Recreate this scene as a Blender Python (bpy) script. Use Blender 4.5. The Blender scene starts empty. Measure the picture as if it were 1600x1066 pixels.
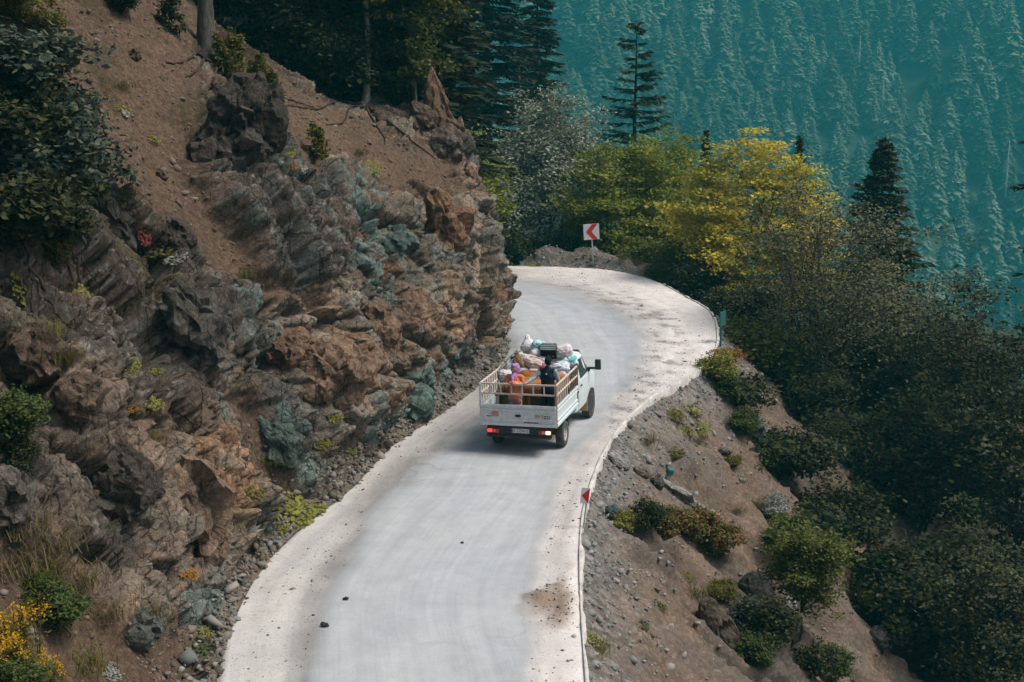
import bpy, bmesh, math, random
import numpy as np
from mathutils import Vector, Matrix, Quaternion
from mathutils.bvhtree import BVHTree

R = math.radians
scene = bpy.context.scene
COL = scene.collection

# ------------------------------------------------------------------ camera
CAM_H = 9.8
PITCH = R(11.9)
FPX = 2000.0                      # focal length in pixels of the 1600 px wide photograph
cam_data = bpy.data.cameras.new('camera')
cam_data.sensor_width = 36.0
cam_data.lens = 36.0 * FPX / 1600.0
cam_data.clip_start = 0.1
cam_data.clip_end = 5000.0
cam = bpy.data.objects.new('camera', cam_data)
COL.objects.link(cam)
cam.location = (0, 0, CAM_H)
cam.rotation_euler = (math.pi / 2 - PITCH, 0, 0)
scene.camera = cam

# ------------------------------------------------------------------ light (soft, high overcast daylight)
SUN_EL, SUN_AZ = 58.0, 96.0      # azimuth clockwise from +Y (the view direction)
world = bpy.data.worlds.new('World')
scene.world = world
world.use_nodes = True
wn = world.node_tree.nodes
wl = world.node_tree.links
bg = wn['Background']
sky = wn.new('ShaderNodeTexSky')
sky.sky_type = 'NISHITA'
sky.sun_disc = False
sky.sun_elevation = R(SUN_EL)
sky.sun_rotation = R(SUN_AZ)
sky.air_density = 1.0
sky.dust_density = 5.0
wl.new(sky.outputs[0], bg.inputs[0])
bg.inputs[1].default_value = 0.050
sun_data = bpy.data.lights.new('sun', 'SUN')
sun_data.energy = 1.5
sun_data.angle = R(20)
sun_data.color = (1.0, 0.955, 0.90)
sun = bpy.data.objects.new('sun', sun_data)
COL.objects.link(sun)
sd = Vector((math.sin(R(SUN_AZ)) * math.cos(R(SUN_EL)), math.cos(R(SUN_AZ)) * math.cos(R(SUN_EL)), math.sin(R(SUN_EL))))
sun.rotation_euler = (-sd).to_track_quat('-Z', 'Y').to_euler()

scene.view_settings.view_transform = 'Standard'
scene.view_settings.look = 'None'
scene.view_settings.exposure = 1.48
scene.view_settings.gamma = 1.0
scene.view_settings.use_curve_mapping = False
scene.render.engine = 'CYCLES'
scene.cycles.use_denoising = True
scene.cycles.max_bounces = 5
scene.cycles.diffuse_bounces = 3
scene.cycles.glossy_bounces = 2
scene.cycles.transmission_bounces = 3
scene.cycles.volume_bounces = 0
scene.cycles.transparent_max_bounces = 8
scene.cycles.caustics_reflective = False
scene.cycles.caustics_refractive = False

# ------------------------------------------------------------------ projection helpers (photograph pixels <-> place)
cp, sp = math.cos(PITCH), math.sin(PITCH)
def ray(px, py):
    a, b = (px - 800) / FPX, (533 - py) / FPX
    return Vector((a, cp + b * sp, -sp + b * cp))
def on_ground(px, py, z=0.0):
    d = ray(px, py)
    t = (z - CAM_H) / d.z
    return Vector((d.x * t, d.y * t, z))
def at_depth(px, py, y):
    d = ray(px, py)
    t = y / d.y
    return Vector((d.x * t, y, CAM_H + d.z * t))
def project(P):
    """world points (n,3) -> photo pixels"""
    P = np.asarray(P, float)
    dy, dz = P[..., 1], P[..., 2] - CAM_H
    depth = dy * cp - dz * sp
    up = dy * sp + dz * cp
    return 800 + FPX * P[..., 0] / depth, 533 - FPX * up / depth

# ------------------------------------------------------------------ vectorised noise
def _h(ix, iy, iz, seed):
    x = (ix.astype(np.int64) * 374761393 + iy.astype(np.int64) * 668265263 + iz.astype(np.int64) * 2147483647 + seed * 974634777) & 0xFFFFFFFF
    x = ((x ^ (x >> 13)) * 1274126177) & 0xFFFFFFFF
    x = ((x ^ (x >> 16)) * 2246822519) & 0xFFFFFFFF
    x = x ^ (x >> 15)
    return (x & 0xFFFFFF) / float(0x1000000)
def vnoise(P, scale=1.0, seed=0):
    P = np.asarray(P, float) / scale
    i = np.floor(P); f = P - i
    u = f * f * (3 - 2 * f)
    i = i.astype(np.int64)
    r = 0
    for dx in (0, 1):
        for dy in (0, 1):
            for dz in (0, 1):
                w = (u[..., 0] if dx else 1 - u[..., 0]) * (u[..., 1] if dy else 1 - u[..., 1]) * (u[..., 2] if dz else 1 - u[..., 2])
                r = r + w * _h(i[..., 0] + dx, i[..., 1] + dy, i[..., 2] + dz, seed)
    return r
def fbm(P, scale=1.0, octaves=4, seed=0, gain=0.5):
    s = 0; a = 1; t = 0
    for o in range(octaves):
        s = s + a * vnoise(P, scale / 2 ** o, seed + 17 * o); t += a; a *= gain
    return s / t
def facets(P, scale, seed, tilt=0.9, step=1.0):
    """blocky broken-rock relief: every Voronoi cell is a tilted plane. returns (height, crack, cell random)"""
    Q = np.asarray(P, float) / scale
    i0 = np.floor(Q).astype(np.int64)
    best = np.full(Q.shape[:-1], 9.0); second = np.full(Q.shape[:-1], 9.0)
    hh = np.zeros(Q.shape[:-1]); rr = np.zeros(Q.shape[:-1])
    for dx in (-1, 0, 1):
        for dy in (-1, 0, 1):
            for dz in (-1, 0, 1):
                cx, cy, cz = i0[..., 0] + dx, i0[..., 1] + dy, i0[..., 2] + dz
                ox = Q[..., 0] - (cx + _h(cx, cy, cz, seed))
                oy = Q[..., 1] - (cy + _h(cx, cy, cz, seed + 1))
                oz = Q[..., 2] - (cz + _h(cx, cy, cz, seed + 2))
                d = ox * ox + oy * oy + oz * oz
                r = _h(cx, cy, cz, seed + 3)
                g = (_h(cx, cy, cz, seed + 4) - .5) * ox + (_h(cx, cy, cz, seed + 5) - .5) * oy + (_h(cx, cy, cz, seed + 6) - .5) * oz
                near = d < best
                second = np.where(near, best, np.minimum(second, d))
                hh = np.where(near, step * (r - .5) + 2 * tilt * g, hh)
                rr = np.where(near, r, rr)
                best = np.where(near, d, best)
    crack = np.sqrt(second) - np.sqrt(best)
    return hh, crack, rr
def sstep(a, b, x):
    t = np.clip((x - a) / (b - a), 0, 1)
    return t * t * (3 - 2 * t)
def poly_mask(px, py, poly, soft=18.0):
    """1 inside a polygon, fading over `soft` pixels"""
    px = np.asarray(px, float); py = np.asarray(py, float)
    inside = np.zeros(px.shape, bool); dist = np.full(px.shape, 1e9)
    n = len(poly)
    for k in range(n):
        (x0, y0), (x1, y1) = poly[k], poly[(k + 1) % n]
        c = ((y0 > py) != (y1 > py)) & (px < (x1 - x0) * (py - y0) / (y1 - y0 + 1e-9) + x0)
        inside ^= c
        ex, ey = x1 - x0, y1 - y0
        t = np.clip(((px - x0) * ex + (py - y0) * ey) / (ex * ex + ey * ey + 1e-9), 0, 1)
        dist = np.minimum(dist, np.hypot(px - x0 - t * ex, py - y0 - t * ey))
    sgn = np.where(inside, dist, -dist)
    return sstep(-soft, soft, sgn)

# ------------------------------------------------------------------ mesh helpers
def raw_mesh(name, V, F, smooth=False):
    """V (n,3), F (m,k) index array with k = 3 or 4"""
    V = np.ascontiguousarray(V, np.float32); F = np.ascontiguousarray(F, np.int32)
    me = bpy.data.meshes.new(name)
    k = F.shape[1]
    me.vertices.add(len(V)); me.vertices.foreach_set('co', V.ravel())
    me.loops.add(F.size); me.loops.foreach_set('vertex_index', F.ravel())
    me.polygons.add(len(F))
    me.polygons.foreach_set('loop_start', np.arange(0, F.size, k, dtype=np.int32))
    me.polygons.foreach_set('loop_total', np.full(len(F), k, np.int32))
    if smooth:
        me.polygons.foreach_set('use_smooth', np.ones(len(F), bool))
    me.update(calc_edges=True)
    return me
def grid_faces(nr, nc, flip=False):
    i = np.arange(nr * nc).reshape(nr, nc)
    f = np.stack([i[:-1, :-1], i[:-1, 1:], i[1:, 1:], i[1:, :-1]], -1).reshape(-1, 4)
    return f[:, ::-1].copy() if flip else f
def set_color(me, rgb, name='Col'):
    a = me.color_attributes.new(name, 'FLOAT_COLOR', 'POINT')
    c = np.ones((len(rgb), 4), np.float32); c[:, :3] = rgb
    a.data.foreach_set('color', c.ravel())
def link(name, me, mats=None, parent=None, loc=None):
    o = bpy.data.objects.new(name, me)
    COL.objects.link(o)
    if mats is not None and me is not None:
        for m in (mats if isinstance(mats, (list, tuple)) else [mats]):
            me.materials.append(m)
    if parent is not None:
        o.parent = parent
    if loc is not None:
        o.location = loc
    return o
def empty(name, loc=(0, 0, 0), rz=0.0, parent=None):
    o = bpy.data.objects.new(name, None)
    COL.objects.link(o)
    o.location = loc; o.rotation_euler = (0, 0, rz)
    o.empty_display_size = 0.2
    if parent is not None:
        o.parent = parent
    return o
def tag(o, label=None, cat=None, group=None, kind=None):
    if label: o['label'] = label
    if cat: o['category'] = cat
    if group: o['group'] = group
    if kind or (label and cat): o['kind'] = kind or 'thing'
    return o
def bm_mesh(name, bm, smooth=False):
    me = bpy.data.meshes.new(name)
    bmesh.ops.recalc_face_normals(bm, faces=bm.faces)
    bm.to_mesh(me); bm.free()
    if smooth:
        me.polygons.foreach_set('use_smooth', np.ones(len(me.polygons), bool))
    return me
def add_box(bm, c, s, rot=None, bevel=0.0):
    r = bmesh.ops.create_cube(bm, size=1.0)
    vs = r['verts']
    bmesh.ops.scale(bm, vec=s, verts=vs)
    if bevel > 0:
        es = list({e for v in vs for e in v.link_edges})
        rb = bmesh.ops.bevel(bm, geom=es, offset=bevel, segments=2, affect='EDGES', profile=0.6)
        vs = list({v for f in rb['faces'] for v in f.verts} | {v for v in vs if v.is_valid})
    if rot is not None:
        bmesh.ops.rotate(bm, cent=(0, 0, 0), matrix=rot, verts=vs)
    bmesh.ops.translate(bm, vec=c, verts=vs)
    return vs
def tube_arrays(pts, radii, n=6):
    pts = [Vector(p) for p in pts]
    V = []; F = []
    up = Vector((0, 0, 1))
    prev = None
    for i, p in enumerate(pts):
        t = (pts[min(i + 1, len(pts) - 1)] - pts[max(i - 1, 0)])
        t = t.normalized() if t.length > 1e-9 else Vector((0, 0, 1))
        if prev is None:
            a = t.cross(up if abs(t.z) < 0.9 else Vector((1, 0, 0))).normalized()
        else:
            a = (prev - t * prev.dot(t)); a = a.normalized() if a.length > 1e-6 else t.orthogonal().normalized()
        prev = a
        b = t.cross(a)
        for k in range(n):
            an = 2 * math.pi * k / n
            V.append(p + (a * math.cos(an) + b * math.sin(an)) * radii[i])
    for i in range(len(pts) - 1):
        for k in range(n):
            F.append((i * n + k, i * n + (k + 1) % n, (i + 1) * n + (k + 1) % n, (i + 1) * n + k))
    return np.array([tuple(v) for v in V], np.float32), np.array(F, np.int32)
class Soup:
    """collects quads of many pieces into one mesh"""
    def __init__(s): s.V = []; s.F = []; s.n = 0
    def add(s, V, F):
        s.V.append(np.asarray(V, np.float32)); s.F.append(np.asarray(F, np.int32) + s.n); s.n += len(V)
    def tube(s, pts, radii, n=6): s.add(*tube_arrays(pts, radii, n))
    def mesh(s, name, smooth=False): return raw_mesh(name, np.concatenate(s.V), np.concatenate(s.F), smooth)
def tube_obj(name, pts, r, mat, parent=None, n=8):
    rr = r if isinstance(r, (list, tuple)) else [r] * len(pts)
    s = Soup(); s.tube(pts, rr, n)
    me = s.mesh(name, True)
    # caps
    bm = bmesh.new(); bm.from_mesh(me)
    bmesh.ops.holes_fill(bm, edges=[e for e in bm.edges if e.is_boundary], sides=0)
    bm.to_mesh(me); bm.free()
    return link(name, me, mat, parent)

# ------------------------------------------------------------------ materials
def new_mat(name, color=(.5, .5, .5), rough=.8, spec=.3, metal=0.0):
    m = bpy.data.materials.new(name); m.use_nodes = True
    b = m.node_tree.nodes['Principled BSDF']
    b.inputs['Base Color'].default_value = (*color, 1)
    b.inputs['Roughness'].default_value = rough
    b.inputs['Specular IOR Level'].default_value = spec
    b.inputs['Metallic'].default_value = metal
    return m
def nodes_of(m): return m.node_tree.nodes, m.node_tree.links, m.node_tree.nodes['Principled BSDF']
def N(nt, typ, **kw):
    n = nt.new(typ)
    for k, v in kw.items(): setattr(n, k, v)
    return n
def mix(nt, lk, fac, a, b, blend='MIX'):
    n = nt.new('ShaderNodeMix'); n.data_type = 'RGBA'; n.blend_type = blend
    def put(sock, v):
        if hasattr(v, 'is_linked') or hasattr(v, 'links'): lk.new(v, sock)
        elif isinstance(v, (int, float)): sock.default_value = v
        else: sock.default_value = (*v, 1)
    put(n.inputs[0], fac); put(n.inputs[6], a); put(n.inputs[7], b)
    return n.outputs[2]
def ramp(nt, lk, src, stops):
    n = nt.new('ShaderNodeValToRGB')
    e = n.color_ramp.elements
    while len(e) < len(stops): e.new(0.5)
    for k, (p, c) in enumerate(stops):
        e[k].position = p
        e[k].color = (c, c, c, 1) if isinstance(c, (int, float)) else (*c, 1)
    lk.new(src, n.inputs[0])
    return n.outputs[0]
def tex_noise(nt, lk, scale, detail=6, rough=.6, coord=None, dist=0.0):
    n = nt.new('ShaderNodeTexNoise'); n.inputs['Scale'].default_value = scale
    n.inputs['Detail'].default_value = detail; n.inputs['Roughness'].default_value = rough
    n.inputs['Distortion'].default_value = dist
    if coord is not None: lk.new(coord, n.inputs['Vector'])
    return n.outputs['Fac']
def bump(nt, lk, h, strength, dist, prev=None):
    n = nt.new('ShaderNodeBump'); n.inputs['Strength'].default_value = strength; n.inputs['Distance'].default_value = dist
    lk.new(h, n.inputs['Height'])
    if prev is not None: lk.new(prev, n.inputs['Normal'])
    return n.outputs[0]
def obj_coord(nt, gen='Object'):
    return nt.new('ShaderNodeTexCoord').outputs[gen]
def geo_pos(nt):
    return nt.new('ShaderNodeNewGeometry').outputs['Position']

def mat_painted(name, color, rough=.45, dirt=(.25, .2, .15), amount=.25, spec=.4, scale=6.0):
    m = new_mat(name, color, rough, spec)
    nt, lk, b = nodes_of(m)
    co = obj_coord(nt)
    f = ramp(nt, lk, tex_noise(nt, lk, scale, 8, .7, co), [(.42, 0.0), (.75, amount)])
    lk.new(mix(nt, lk, f, color, dirt), b.inputs['Base Color'])
    r = ramp(nt, lk, tex_noise(nt, lk, scale * 2, 4, .6, co), [(.3, rough * .8), (.7, min(1, rough * 1.5))])
    lk.new(r, b.inputs['Roughness'])
    return m
def mat_cloth(name, color, var=.18, scale=18.0, bumps=.25):
    m = new_mat(name, color, .92, .15)
    nt, lk, b = nodes_of(m)
    co = obj_coord(nt)
    dk = tuple(c * (1 - var * 1.6) for c in color); lt = tuple(min(1, c * (1 + var)) for c in color)
    lk.new(mix(nt, lk, ramp(nt, lk, tex_noise(nt, lk, scale, 5, .6, co), [(.3, 0.), (.7, 1.)]), dk, lt), b.inputs['Base Color'])
    lk.new(bump(nt, lk, tex_noise(nt, lk, scale * .5, 4, .5, co, 1.0), bumps, .05), b.inputs['Normal'])
    return m
def mat_leaf(name, cols, trans=.25, rough=.65, patch=.0, patch_col=None, spec=.12):
    """leaves: the colour of each leaf varies within cols; some light passes through"""
    m = new_mat(name, cols[0], rough, spec)
    nt, lk, b = nodes_of(m)
    g = nt.new('ShaderNodeNewGeometry')
    stops = [(k / max(1, len(cols) - 1), c) for k, c in enumerate(cols)]
    c = ramp(nt, lk, g.outputs['Random Per Island'], stops)
    if patch > 0:
        f = ramp(nt, lk, tex_noise(nt, lk, patch, 3, .5, g.outputs['Position']), [(.42, 0.), (.62, 1.)])
        c = mix(nt, lk, f, c, mix(nt, lk, .75, c, patch_col))
    lk.new(c, b.inputs['Base Color'])
    tr = nt.new('ShaderNodeBsdfTranslucent'); lk.new(c, tr.inputs['Color'])
    ms = nt.new('ShaderNodeMixShader'); ms.inputs[0].default_value = trans
    lk.new(b.outputs[0], ms.inputs[1]); lk.new(tr.outputs[0], ms.inputs[2])
    out = [n for n in nt if n.type == 'OUTPUT_MATERIAL'][0]
    lk.new(ms.outputs[0], out.inputs['Surface'])
    return m
def mat_bark(name, dark, light, scale=9.0):
    m = new_mat(name, dark, .95, .1)
    nt, lk, b = nodes_of(m)
    co = geo_pos(nt)
    mp = nt.new('ShaderNodeMapping'); mp.inputs['Scale'].default_value = (1, 1, .25); lk.new(co, mp.inputs[0])
    f = tex_noise(nt, lk, scale, 8, .65, mp.outputs[0])
    lk.new(mix(nt, lk, ramp(nt, lk, f, [(.38, 0.), (.68, 1.)]), dark, light), b.inputs['Base Color'])
    lk.new(bump(nt, lk, f, .8, .05), b.inputs['Normal'])
    return m
# ================================================================== SETTING: road, cliff, slopes, mountain
def catmull(pts, n):
    """resample an (m,k) array of control points with a Catmull-Rom curve, n samples"""
    P = np.asarray(pts, float); m = len(P)
    t = np.linspace(0, m - 1 - 1e-6, n); i = t.astype(int); f = (t - i)[:, None]
    for _ in range(P.ndim - 2): f = f[..., None]
    p0, p1, p2, p3 = P[np.clip(i - 1, 0, m - 1)], P[i], P[np.clip(i + 1, 0, m - 1)], P[np.clip(i + 2, 0, m - 1)]
    return .5 * ((2 * p1) + (p2 - p0) * f + (2 * p0 - 5 * p1 + 4 * p2 - p3) * f ** 2 + (3 * p1 - p0 - 3 * p2 + p3) * f ** 3)
def arclen(P, n):
    d = np.r_[0, np.cumsum(np.linalg.norm(np.diff(P, axis=0), axis=1))]
    t = np.linspace(0, d[-1], n)
    return np.stack([np.interp(t, d, P[:, k]) for k in range(P.shape[1])], 1)
def normals_grid(P):
    du = np.gradient(P, axis=0); dv = np.gradient(P, axis=1)
    n = np.cross(du, dv)
    return n / (np.linalg.norm(n, axis=-1, keepdims=True) + 1e-9)

# ---------------------------------------------------------------- road
ROAD = [((250, 1400), (935, 1400)), ((290, 1200), (925, 1200)), ((335, 1066), (917, 1066)), ((368, 925), (908, 930)), ((470, 820), (908, 830)),
        ((550, 755), (919, 770)), ((610, 690), (944, 705)), ((690, 640), (975, 660)), ((755, 587), (1015, 622)), ((785, 547), (1060, 597)),
        ((780, 520), (1105, 565)), ((762, 490), (1121, 530)), ((735, 478), (1111, 488)), ((700, 470), (1070, 462)), ((660, 465), (1030, 441)),
        ((600, 460), (985, 427)), ((540, 455), (930, 419)), ((480, 452), (850, 416)), ((400, 450), (760, 415)), ((200, 450), (500, 415)),
        ((-100, 450), (100, 415))]
RL = catmull([tuple(on_ground(*a)) for a, b in ROAD], 520)
RR = catmull([tuple(on_ground(*b)) for a, b in ROAD], 520)
nu, nv = 520, 110
u = np.linspace(0, 1, nv)[None, :, None]
RP = RL[:, None, :] * (1 - u) + RR[:, None, :] * u
# the left edge runs on below the foot of the cliff
RP[:, 0, :2] += (RL - RR)[:, :2] / np.linalg.norm((RL - RR)[:, :2], axis=1, keepdims=True) * .5
rpx, rpy = project(RP)
PAVED = [(485, 1400), (478, 1066), (505, 930), (600, 772), (680, 706), (740, 655), (790, 600), (800, 540), (790, 500), (700, 470), (300, 452), (300, 425),
         (775, 430), (830, 440), (900, 456), (960, 480), (995, 507), (1006, 540), (990, 595), (945, 650), (900, 705), (870, 770), (850, 860),
         (835, 950), (825, 1066), (820, 1400)]
wob = (fbm(RP, 1.3, 4, 5) - .5)
pav = poly_mask(rpx + wob * 26, rpy + wob * 18, PAVED, 13)
edge_band = np.exp(-((poly_mask(rpx + wob * 14, rpy + wob * 10, PAVED, 62) - .40) / .30) ** 2)          # tyre-swept dirt along the margin of the paving
leftside = (np.linspace(0, 1, nv)[None, :] < .45)
soil = poly_mask(rpx + wob * 90, rpy + (fbm(RP, .6, 4, 6) - .5) * 60, [(838, 938), (865, 918), (908, 905), (912, 970), (885, 975), (850, 960)], 15)
debris = sstep(.52, .66, fbm(RP * np.array([1, 1, 1]), .5, 4, 33)) * poly_mask(rpx, rpy, [(860, 435), (960, 452), (1060, 490), (1080, 560), (1020, 610), (960, 665), (930, 655), (1000, 590), (1012, 540), (985, 490), (920, 460)], 20)
c_pav = np.array([.37, .385, .395]); c_shl = np.array([.46, .445, .42]); c_shr = np.array([.60, .56, .53])
base = np.where(leftside[..., None], c_shl, c_shr)
colr = base * (1 - pav[..., None]) + c_pav * pav[..., None]
tracks = fbm(np.stack([np.repeat(np.linspace(0, 1, nv)[None] * 9, nu, 0), RP[..., 1] * .05, RP[..., 2]], -1), .5, 3, 71)
colr = colr * (1 + (.10 + .30 * (1 - pav)) * (tracks - .5) + .10 * (fbm(RP, 2.2, 3, 9) - .5))[..., None]
dk = np.where(leftside, .42, .30) * edge_band * (.6 + .8 * fbm(RP, .9, 3, 44))
colr = colr * (1 - np.clip(dk, 0, .5))[..., None]
colr = colr * (1 - .45 * debris)[..., None]
colr = colr * (1 - soil[..., None]) + np.array([.22, .165, .125]) * soil[..., None]
RP[..., 2] += (1 - pav) * (.05 * (fbm(RP, .55, 4, 3) - .5)) - .03 * (1 - pav) + soil * .09 * fbm(RP, .4, 3, 8) * 2
RP[:, 0, 2] -= .35; RP[:, 1, 2] -= .04
me = raw_mesh('road', RP.reshape(-1, 3), grid_faces(nu, nv, flip=True), True)
set_color(me, colr.reshape(-1, 3))
a = me.attributes.new('gravel', 'FLOAT', 'POINT'); a.data.foreach_set('value', (1 - pav).astype(np.float32).ravel())
midl = RP.mean(1); sl = np.r_[0, np.cumsum(np.linalg.norm(np.diff(midl, axis=0), axis=1))]
wid = np.linalg.norm(RR - RL, axis=1)
lane = np.stack([sl[:, None] + np.zeros((nu, nv)), np.linspace(0, 1, nv)[None] * wid[:, None], np.zeros((nu, nv))], -1)
a = me.attributes.new('lane', 'FLOAT_VECTOR', 'POINT'); a.data.foreach_set('vector', lane.astype(np.float32).ravel())
M_ROAD = new_mat('dusty_road', (.5, .5, .5), .9, .2)
nt, lk, b = nodes_of(M_ROAD)
vc = nt.new('ShaderNodeVertexColor'); vc.layer_name = 'Col'
ga = nt.new('ShaderNodeAttribute'); ga.attribute_name = 'gravel'
po = geo_pos(nt)
n1 = tex_noise(nt, lk, 1.7, 8, .65, po); n2 = tex_noise(nt, lk, 17, 6, .75, po); n3 = tex_noise(nt, lk, .35, 4, .5, po)
c = mix(nt, lk, 1.0, vc.outputs[0], ramp(nt, lk, n1, [(.3, .86), (.7, 1.06)]), 'MULTIPLY')
c = mix(nt, lk, 1.0, c, ramp(nt, lk, n3, [(.35, (.95, .96, .97)), (.65, (1.02, 1.01, 1.0))]), 'MULTIPLY')
la = nt.new('ShaderNodeAttribute'); la.attribute_name = 'lane'
mpl = nt.new('ShaderNodeMapping'); mpl.inputs['Scale'].default_value = (.10, 2.6, 1); lk.new(la.outputs['Vector'], mpl.inputs[0])
st1 = tex_noise(nt, lk, 1.0, 7, .68, mpl.outputs[0])
mpl2 = nt.new('ShaderNodeMapping'); mpl2.inputs['Scale'].default_value = (.5, 11, 1); lk.new(la.outputs['Vector'], mpl2.inputs[0])
st2 = tex_noise(nt, lk, 1.0, 6, .7, mpl2.outputs[0])
c = mix(nt, lk, 1.0, c, ramp(nt, lk, st1, [(.30, (.86, .87, .88)), (.5, (.97, .97, .97)), (.70, (1.07, 1.06, 1.05))]), 'MULTIPLY')
c = mix(nt, lk, 1.0, c, ramp(nt, lk, st2, [(.28, .94), (.5, 1.0), (.72, 1.03)]), 'MULTIPLY')
cw = nt.new('ShaderNodeTexNoise'); cw.inputs['Scale'].default_value = 1.1; cw.inputs['Detail'].default_value = 4; lk.new(po, cw.inputs['Vector'])
wv_ = nt.new('ShaderNodeVectorMath'); wv_.operation = 'ADD'; lk.new(po, wv_.inputs[0]); lk.new(cw.outputs['Color'], wv_.inputs[1])
ck = nt.new('ShaderNodeTexVoronoi'); ck.feature = 'DISTANCE_TO_EDGE'; ck.inputs['Scale'].default_value = .28; lk.new(wv_.outputs[0], ck.inputs['Vector'])
ckm = mix(nt, lk, ramp(nt, lk, tex_noise(nt, lk, .22, 3, .5, po), [(.52, 0.), (.66, .35)]), (1, 1, 1), ramp(nt, lk, ck.outputs['Distance'], [(.003, .55), (.012, 1.0)]))
c = mix(nt, lk, 1.0, c, ckm, 'MULTIPLY')
sp_dark = ramp(nt, lk, n2, [(.30, .50), (.46, 1.0)])
spk = mix(nt, lk, ga.outputs['Fac'], (1, 1, 1), sp_dark)
c = mix(nt, lk, 1.0, c, spk, 'MULTIPLY')
lk.new(c, b.inputs['Base Color'])
lk.new(bump(nt, lk, n2, .5, .03), b.inputs['Normal'])
road = tag(link('road', me, M_ROAD), kind='structure')

# ---------------------------------------------------------------- cliff and hillside left of the road: cross-sections at constant depth
SECT = {
    13.0: [(230, 1466), (150, 1380), (60, 1270), (-60, 1130), (-200, 980), (-400, 800), (-700, 500)],
    17.0: [(300, 1185), (250, 1150), (150, 1050), (60, 950), (-40, 850), (-250, 650), (-520, 380)],
    20.0: [(345, 1066), (300, 1015), (235, 910), (150, 790), (60, 670), (-60, 540), (-250, 330), (-480, 100)],
    23.0: [(385, 932), (350, 890), (310, 770), (255, 640), (180, 520), (80, 410), (-70, 240), (-300, 20)],
    26.0: [(450, 841), (415, 805), (370, 690), (315, 570), (250, 470), (150, 340), (20, 170), (-250, -100)],
    29.0: [(540, 770), (505, 735), (465, 620), (415, 500), (345, 400), (240, 260), (100, 90), (-180, -190)],
    33.0: [(615, 694), (590, 665), (565, 560), (525, 430), (465, 335), (385, 245), (300, 140), (20, -170)],
    37.0: [(705, 635), (686, 605), (672, 500), (635, 380), (575, 300), (500, 232), (420, 150), (150, -130)],
    41.0: [(765, 587), (752, 565), (742, 460), (712, 350), (664, 275), (610, 228), (520, 165), (240, -60)],
    45.0: [(795, 547), (782, 528), (773, 430), (755, 335), (730, 262), (690, 205), (600, 175), (320, 30)],
    48.0: [(782, 520), (772, 505), (760, 420), (740, 335), (712, 265), (670, 205), (570, 165), (290, 40)],
    51.0: [(720, 500), (706, 485), (690, 410), (668, 330), (640, 265), (600, 205), (500, 160), (220, 30)],
    54.0: [(620, 487), (606, 475), (585, 400), (560, 320), (530, 260), (500, 205), (400, 150), (120, 30)],
    57.0: [(430, 472), (410, 460), (390, 400), (370, 330), (350, 270), (320, 210), (240, 150), (0, 40)],
    59.0: [(0, 460), (-20, 450), (-40, 400), (-60, 340), (-90, 280), (-120, 220), (-200, 150), (-400, 40)],
}
NR, NC = 570, 450                       # along the road, up the face
rows = []
for yy, poly in SECT.items():
    P = np.array([tuple(at_depth(x, y, yy)) for x, y in poly])
    P[0, 2] = -.03
    P = catmull(P, 120)
    P = arclen(P, NC - 30)
    far = P[-1] + np.linspace(0, 1, 31)[1:, None] ** 1.4 * np.array([-55, 0, 34.])
    rows.append(np.concatenate([P, far]))
ys = np.array(list(SECT))
G = catmull(np.array(rows), 1600)
# equalise the spacing along the road
yl = G[:, 0, 1]
yw = np.concatenate([np.linspace(13, 17, 25)[:-1], np.linspace(17, 50, NR - 60), np.linspace(50, 59, 36)[1:]])
idx = np.interp(yw, yl, np.arange(1600))
i0 = np.clip(idx.astype(int), 0, 1598); fr = (idx - i0)[:, None, None]
C = G[i0] * (1 - fr) + G[i0 + 1] * fr
NR = len(C)
nrm = normals_grid(C)
if nrm[NR // 2, 100, 0] < 0: nrm = -nrm
cx, cy = project(C)
wv = (fbm(C, 1.5, 4, 91) - .5)
qx, qy = cx + wv * 90, cy + (fbm(C, 1.5, 4, 92) - .5) * 90
def pm(poly, soft=20): return poly_mask(qx, qy, poly, soft)
DIRT = np.maximum.reduce([
    pm([(40, -300), (300, -300), (335, 20), (330, 120), (300, 220), (345, 330), (420, 420), (510, 480), (430, 485), (340, 420), (225, 320), (180, 250), (110, 160), (40, 40)], 16),
    pm([(330, 70), (430, 95), (560, 175), (700, 228), (742, 300), (700, 335), (610, 300), (540, 255), (480, 240), (430, 160)], 16),
    pm([(250, -400), (760, -400), (760, 60), (715, 175), (600, 165), (430, 95), (330, 70)], 12),
    pm([(-400, 830), (60, 860), (170, 900), (320, 1010), (260, 1300), (-400, 1300)], 22),
    .8 * pm([(370, 640), (400, 640), (470, 770), (420, 830), (380, 740)], 14)])
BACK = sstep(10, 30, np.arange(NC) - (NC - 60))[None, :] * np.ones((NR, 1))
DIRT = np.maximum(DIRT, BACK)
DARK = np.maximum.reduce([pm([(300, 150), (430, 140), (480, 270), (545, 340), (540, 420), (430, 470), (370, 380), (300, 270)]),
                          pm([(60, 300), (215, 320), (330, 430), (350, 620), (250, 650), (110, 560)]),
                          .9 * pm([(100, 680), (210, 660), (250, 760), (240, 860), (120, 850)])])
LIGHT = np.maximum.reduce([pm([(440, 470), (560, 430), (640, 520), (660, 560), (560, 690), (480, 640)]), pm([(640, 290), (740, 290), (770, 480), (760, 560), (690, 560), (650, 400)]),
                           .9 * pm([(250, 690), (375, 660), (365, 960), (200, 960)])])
TEAL = np.maximum.reduce([pm([(575, 625), (660, 560), (745, 560), (720, 620), (640, 680), (560, 715)], 14), .9 * pm([(515, 260), (575, 285), (605, 430), (570, 440), (540, 340)], 12),
                          .9 * pm([(400, 630), (440, 640), (495, 725), (480, 760), (400, 700)], 12), .6 * pm([(345, 440), (400, 470), (420, 560), (370, 540)], 16),
                          .22 * pm([(600, 350), (680, 340), (690, 470), (620, 480)], 18), .55 * pm([(255, 930), (330, 900), (350, 990), (260, 1000)], 18)])
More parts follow.
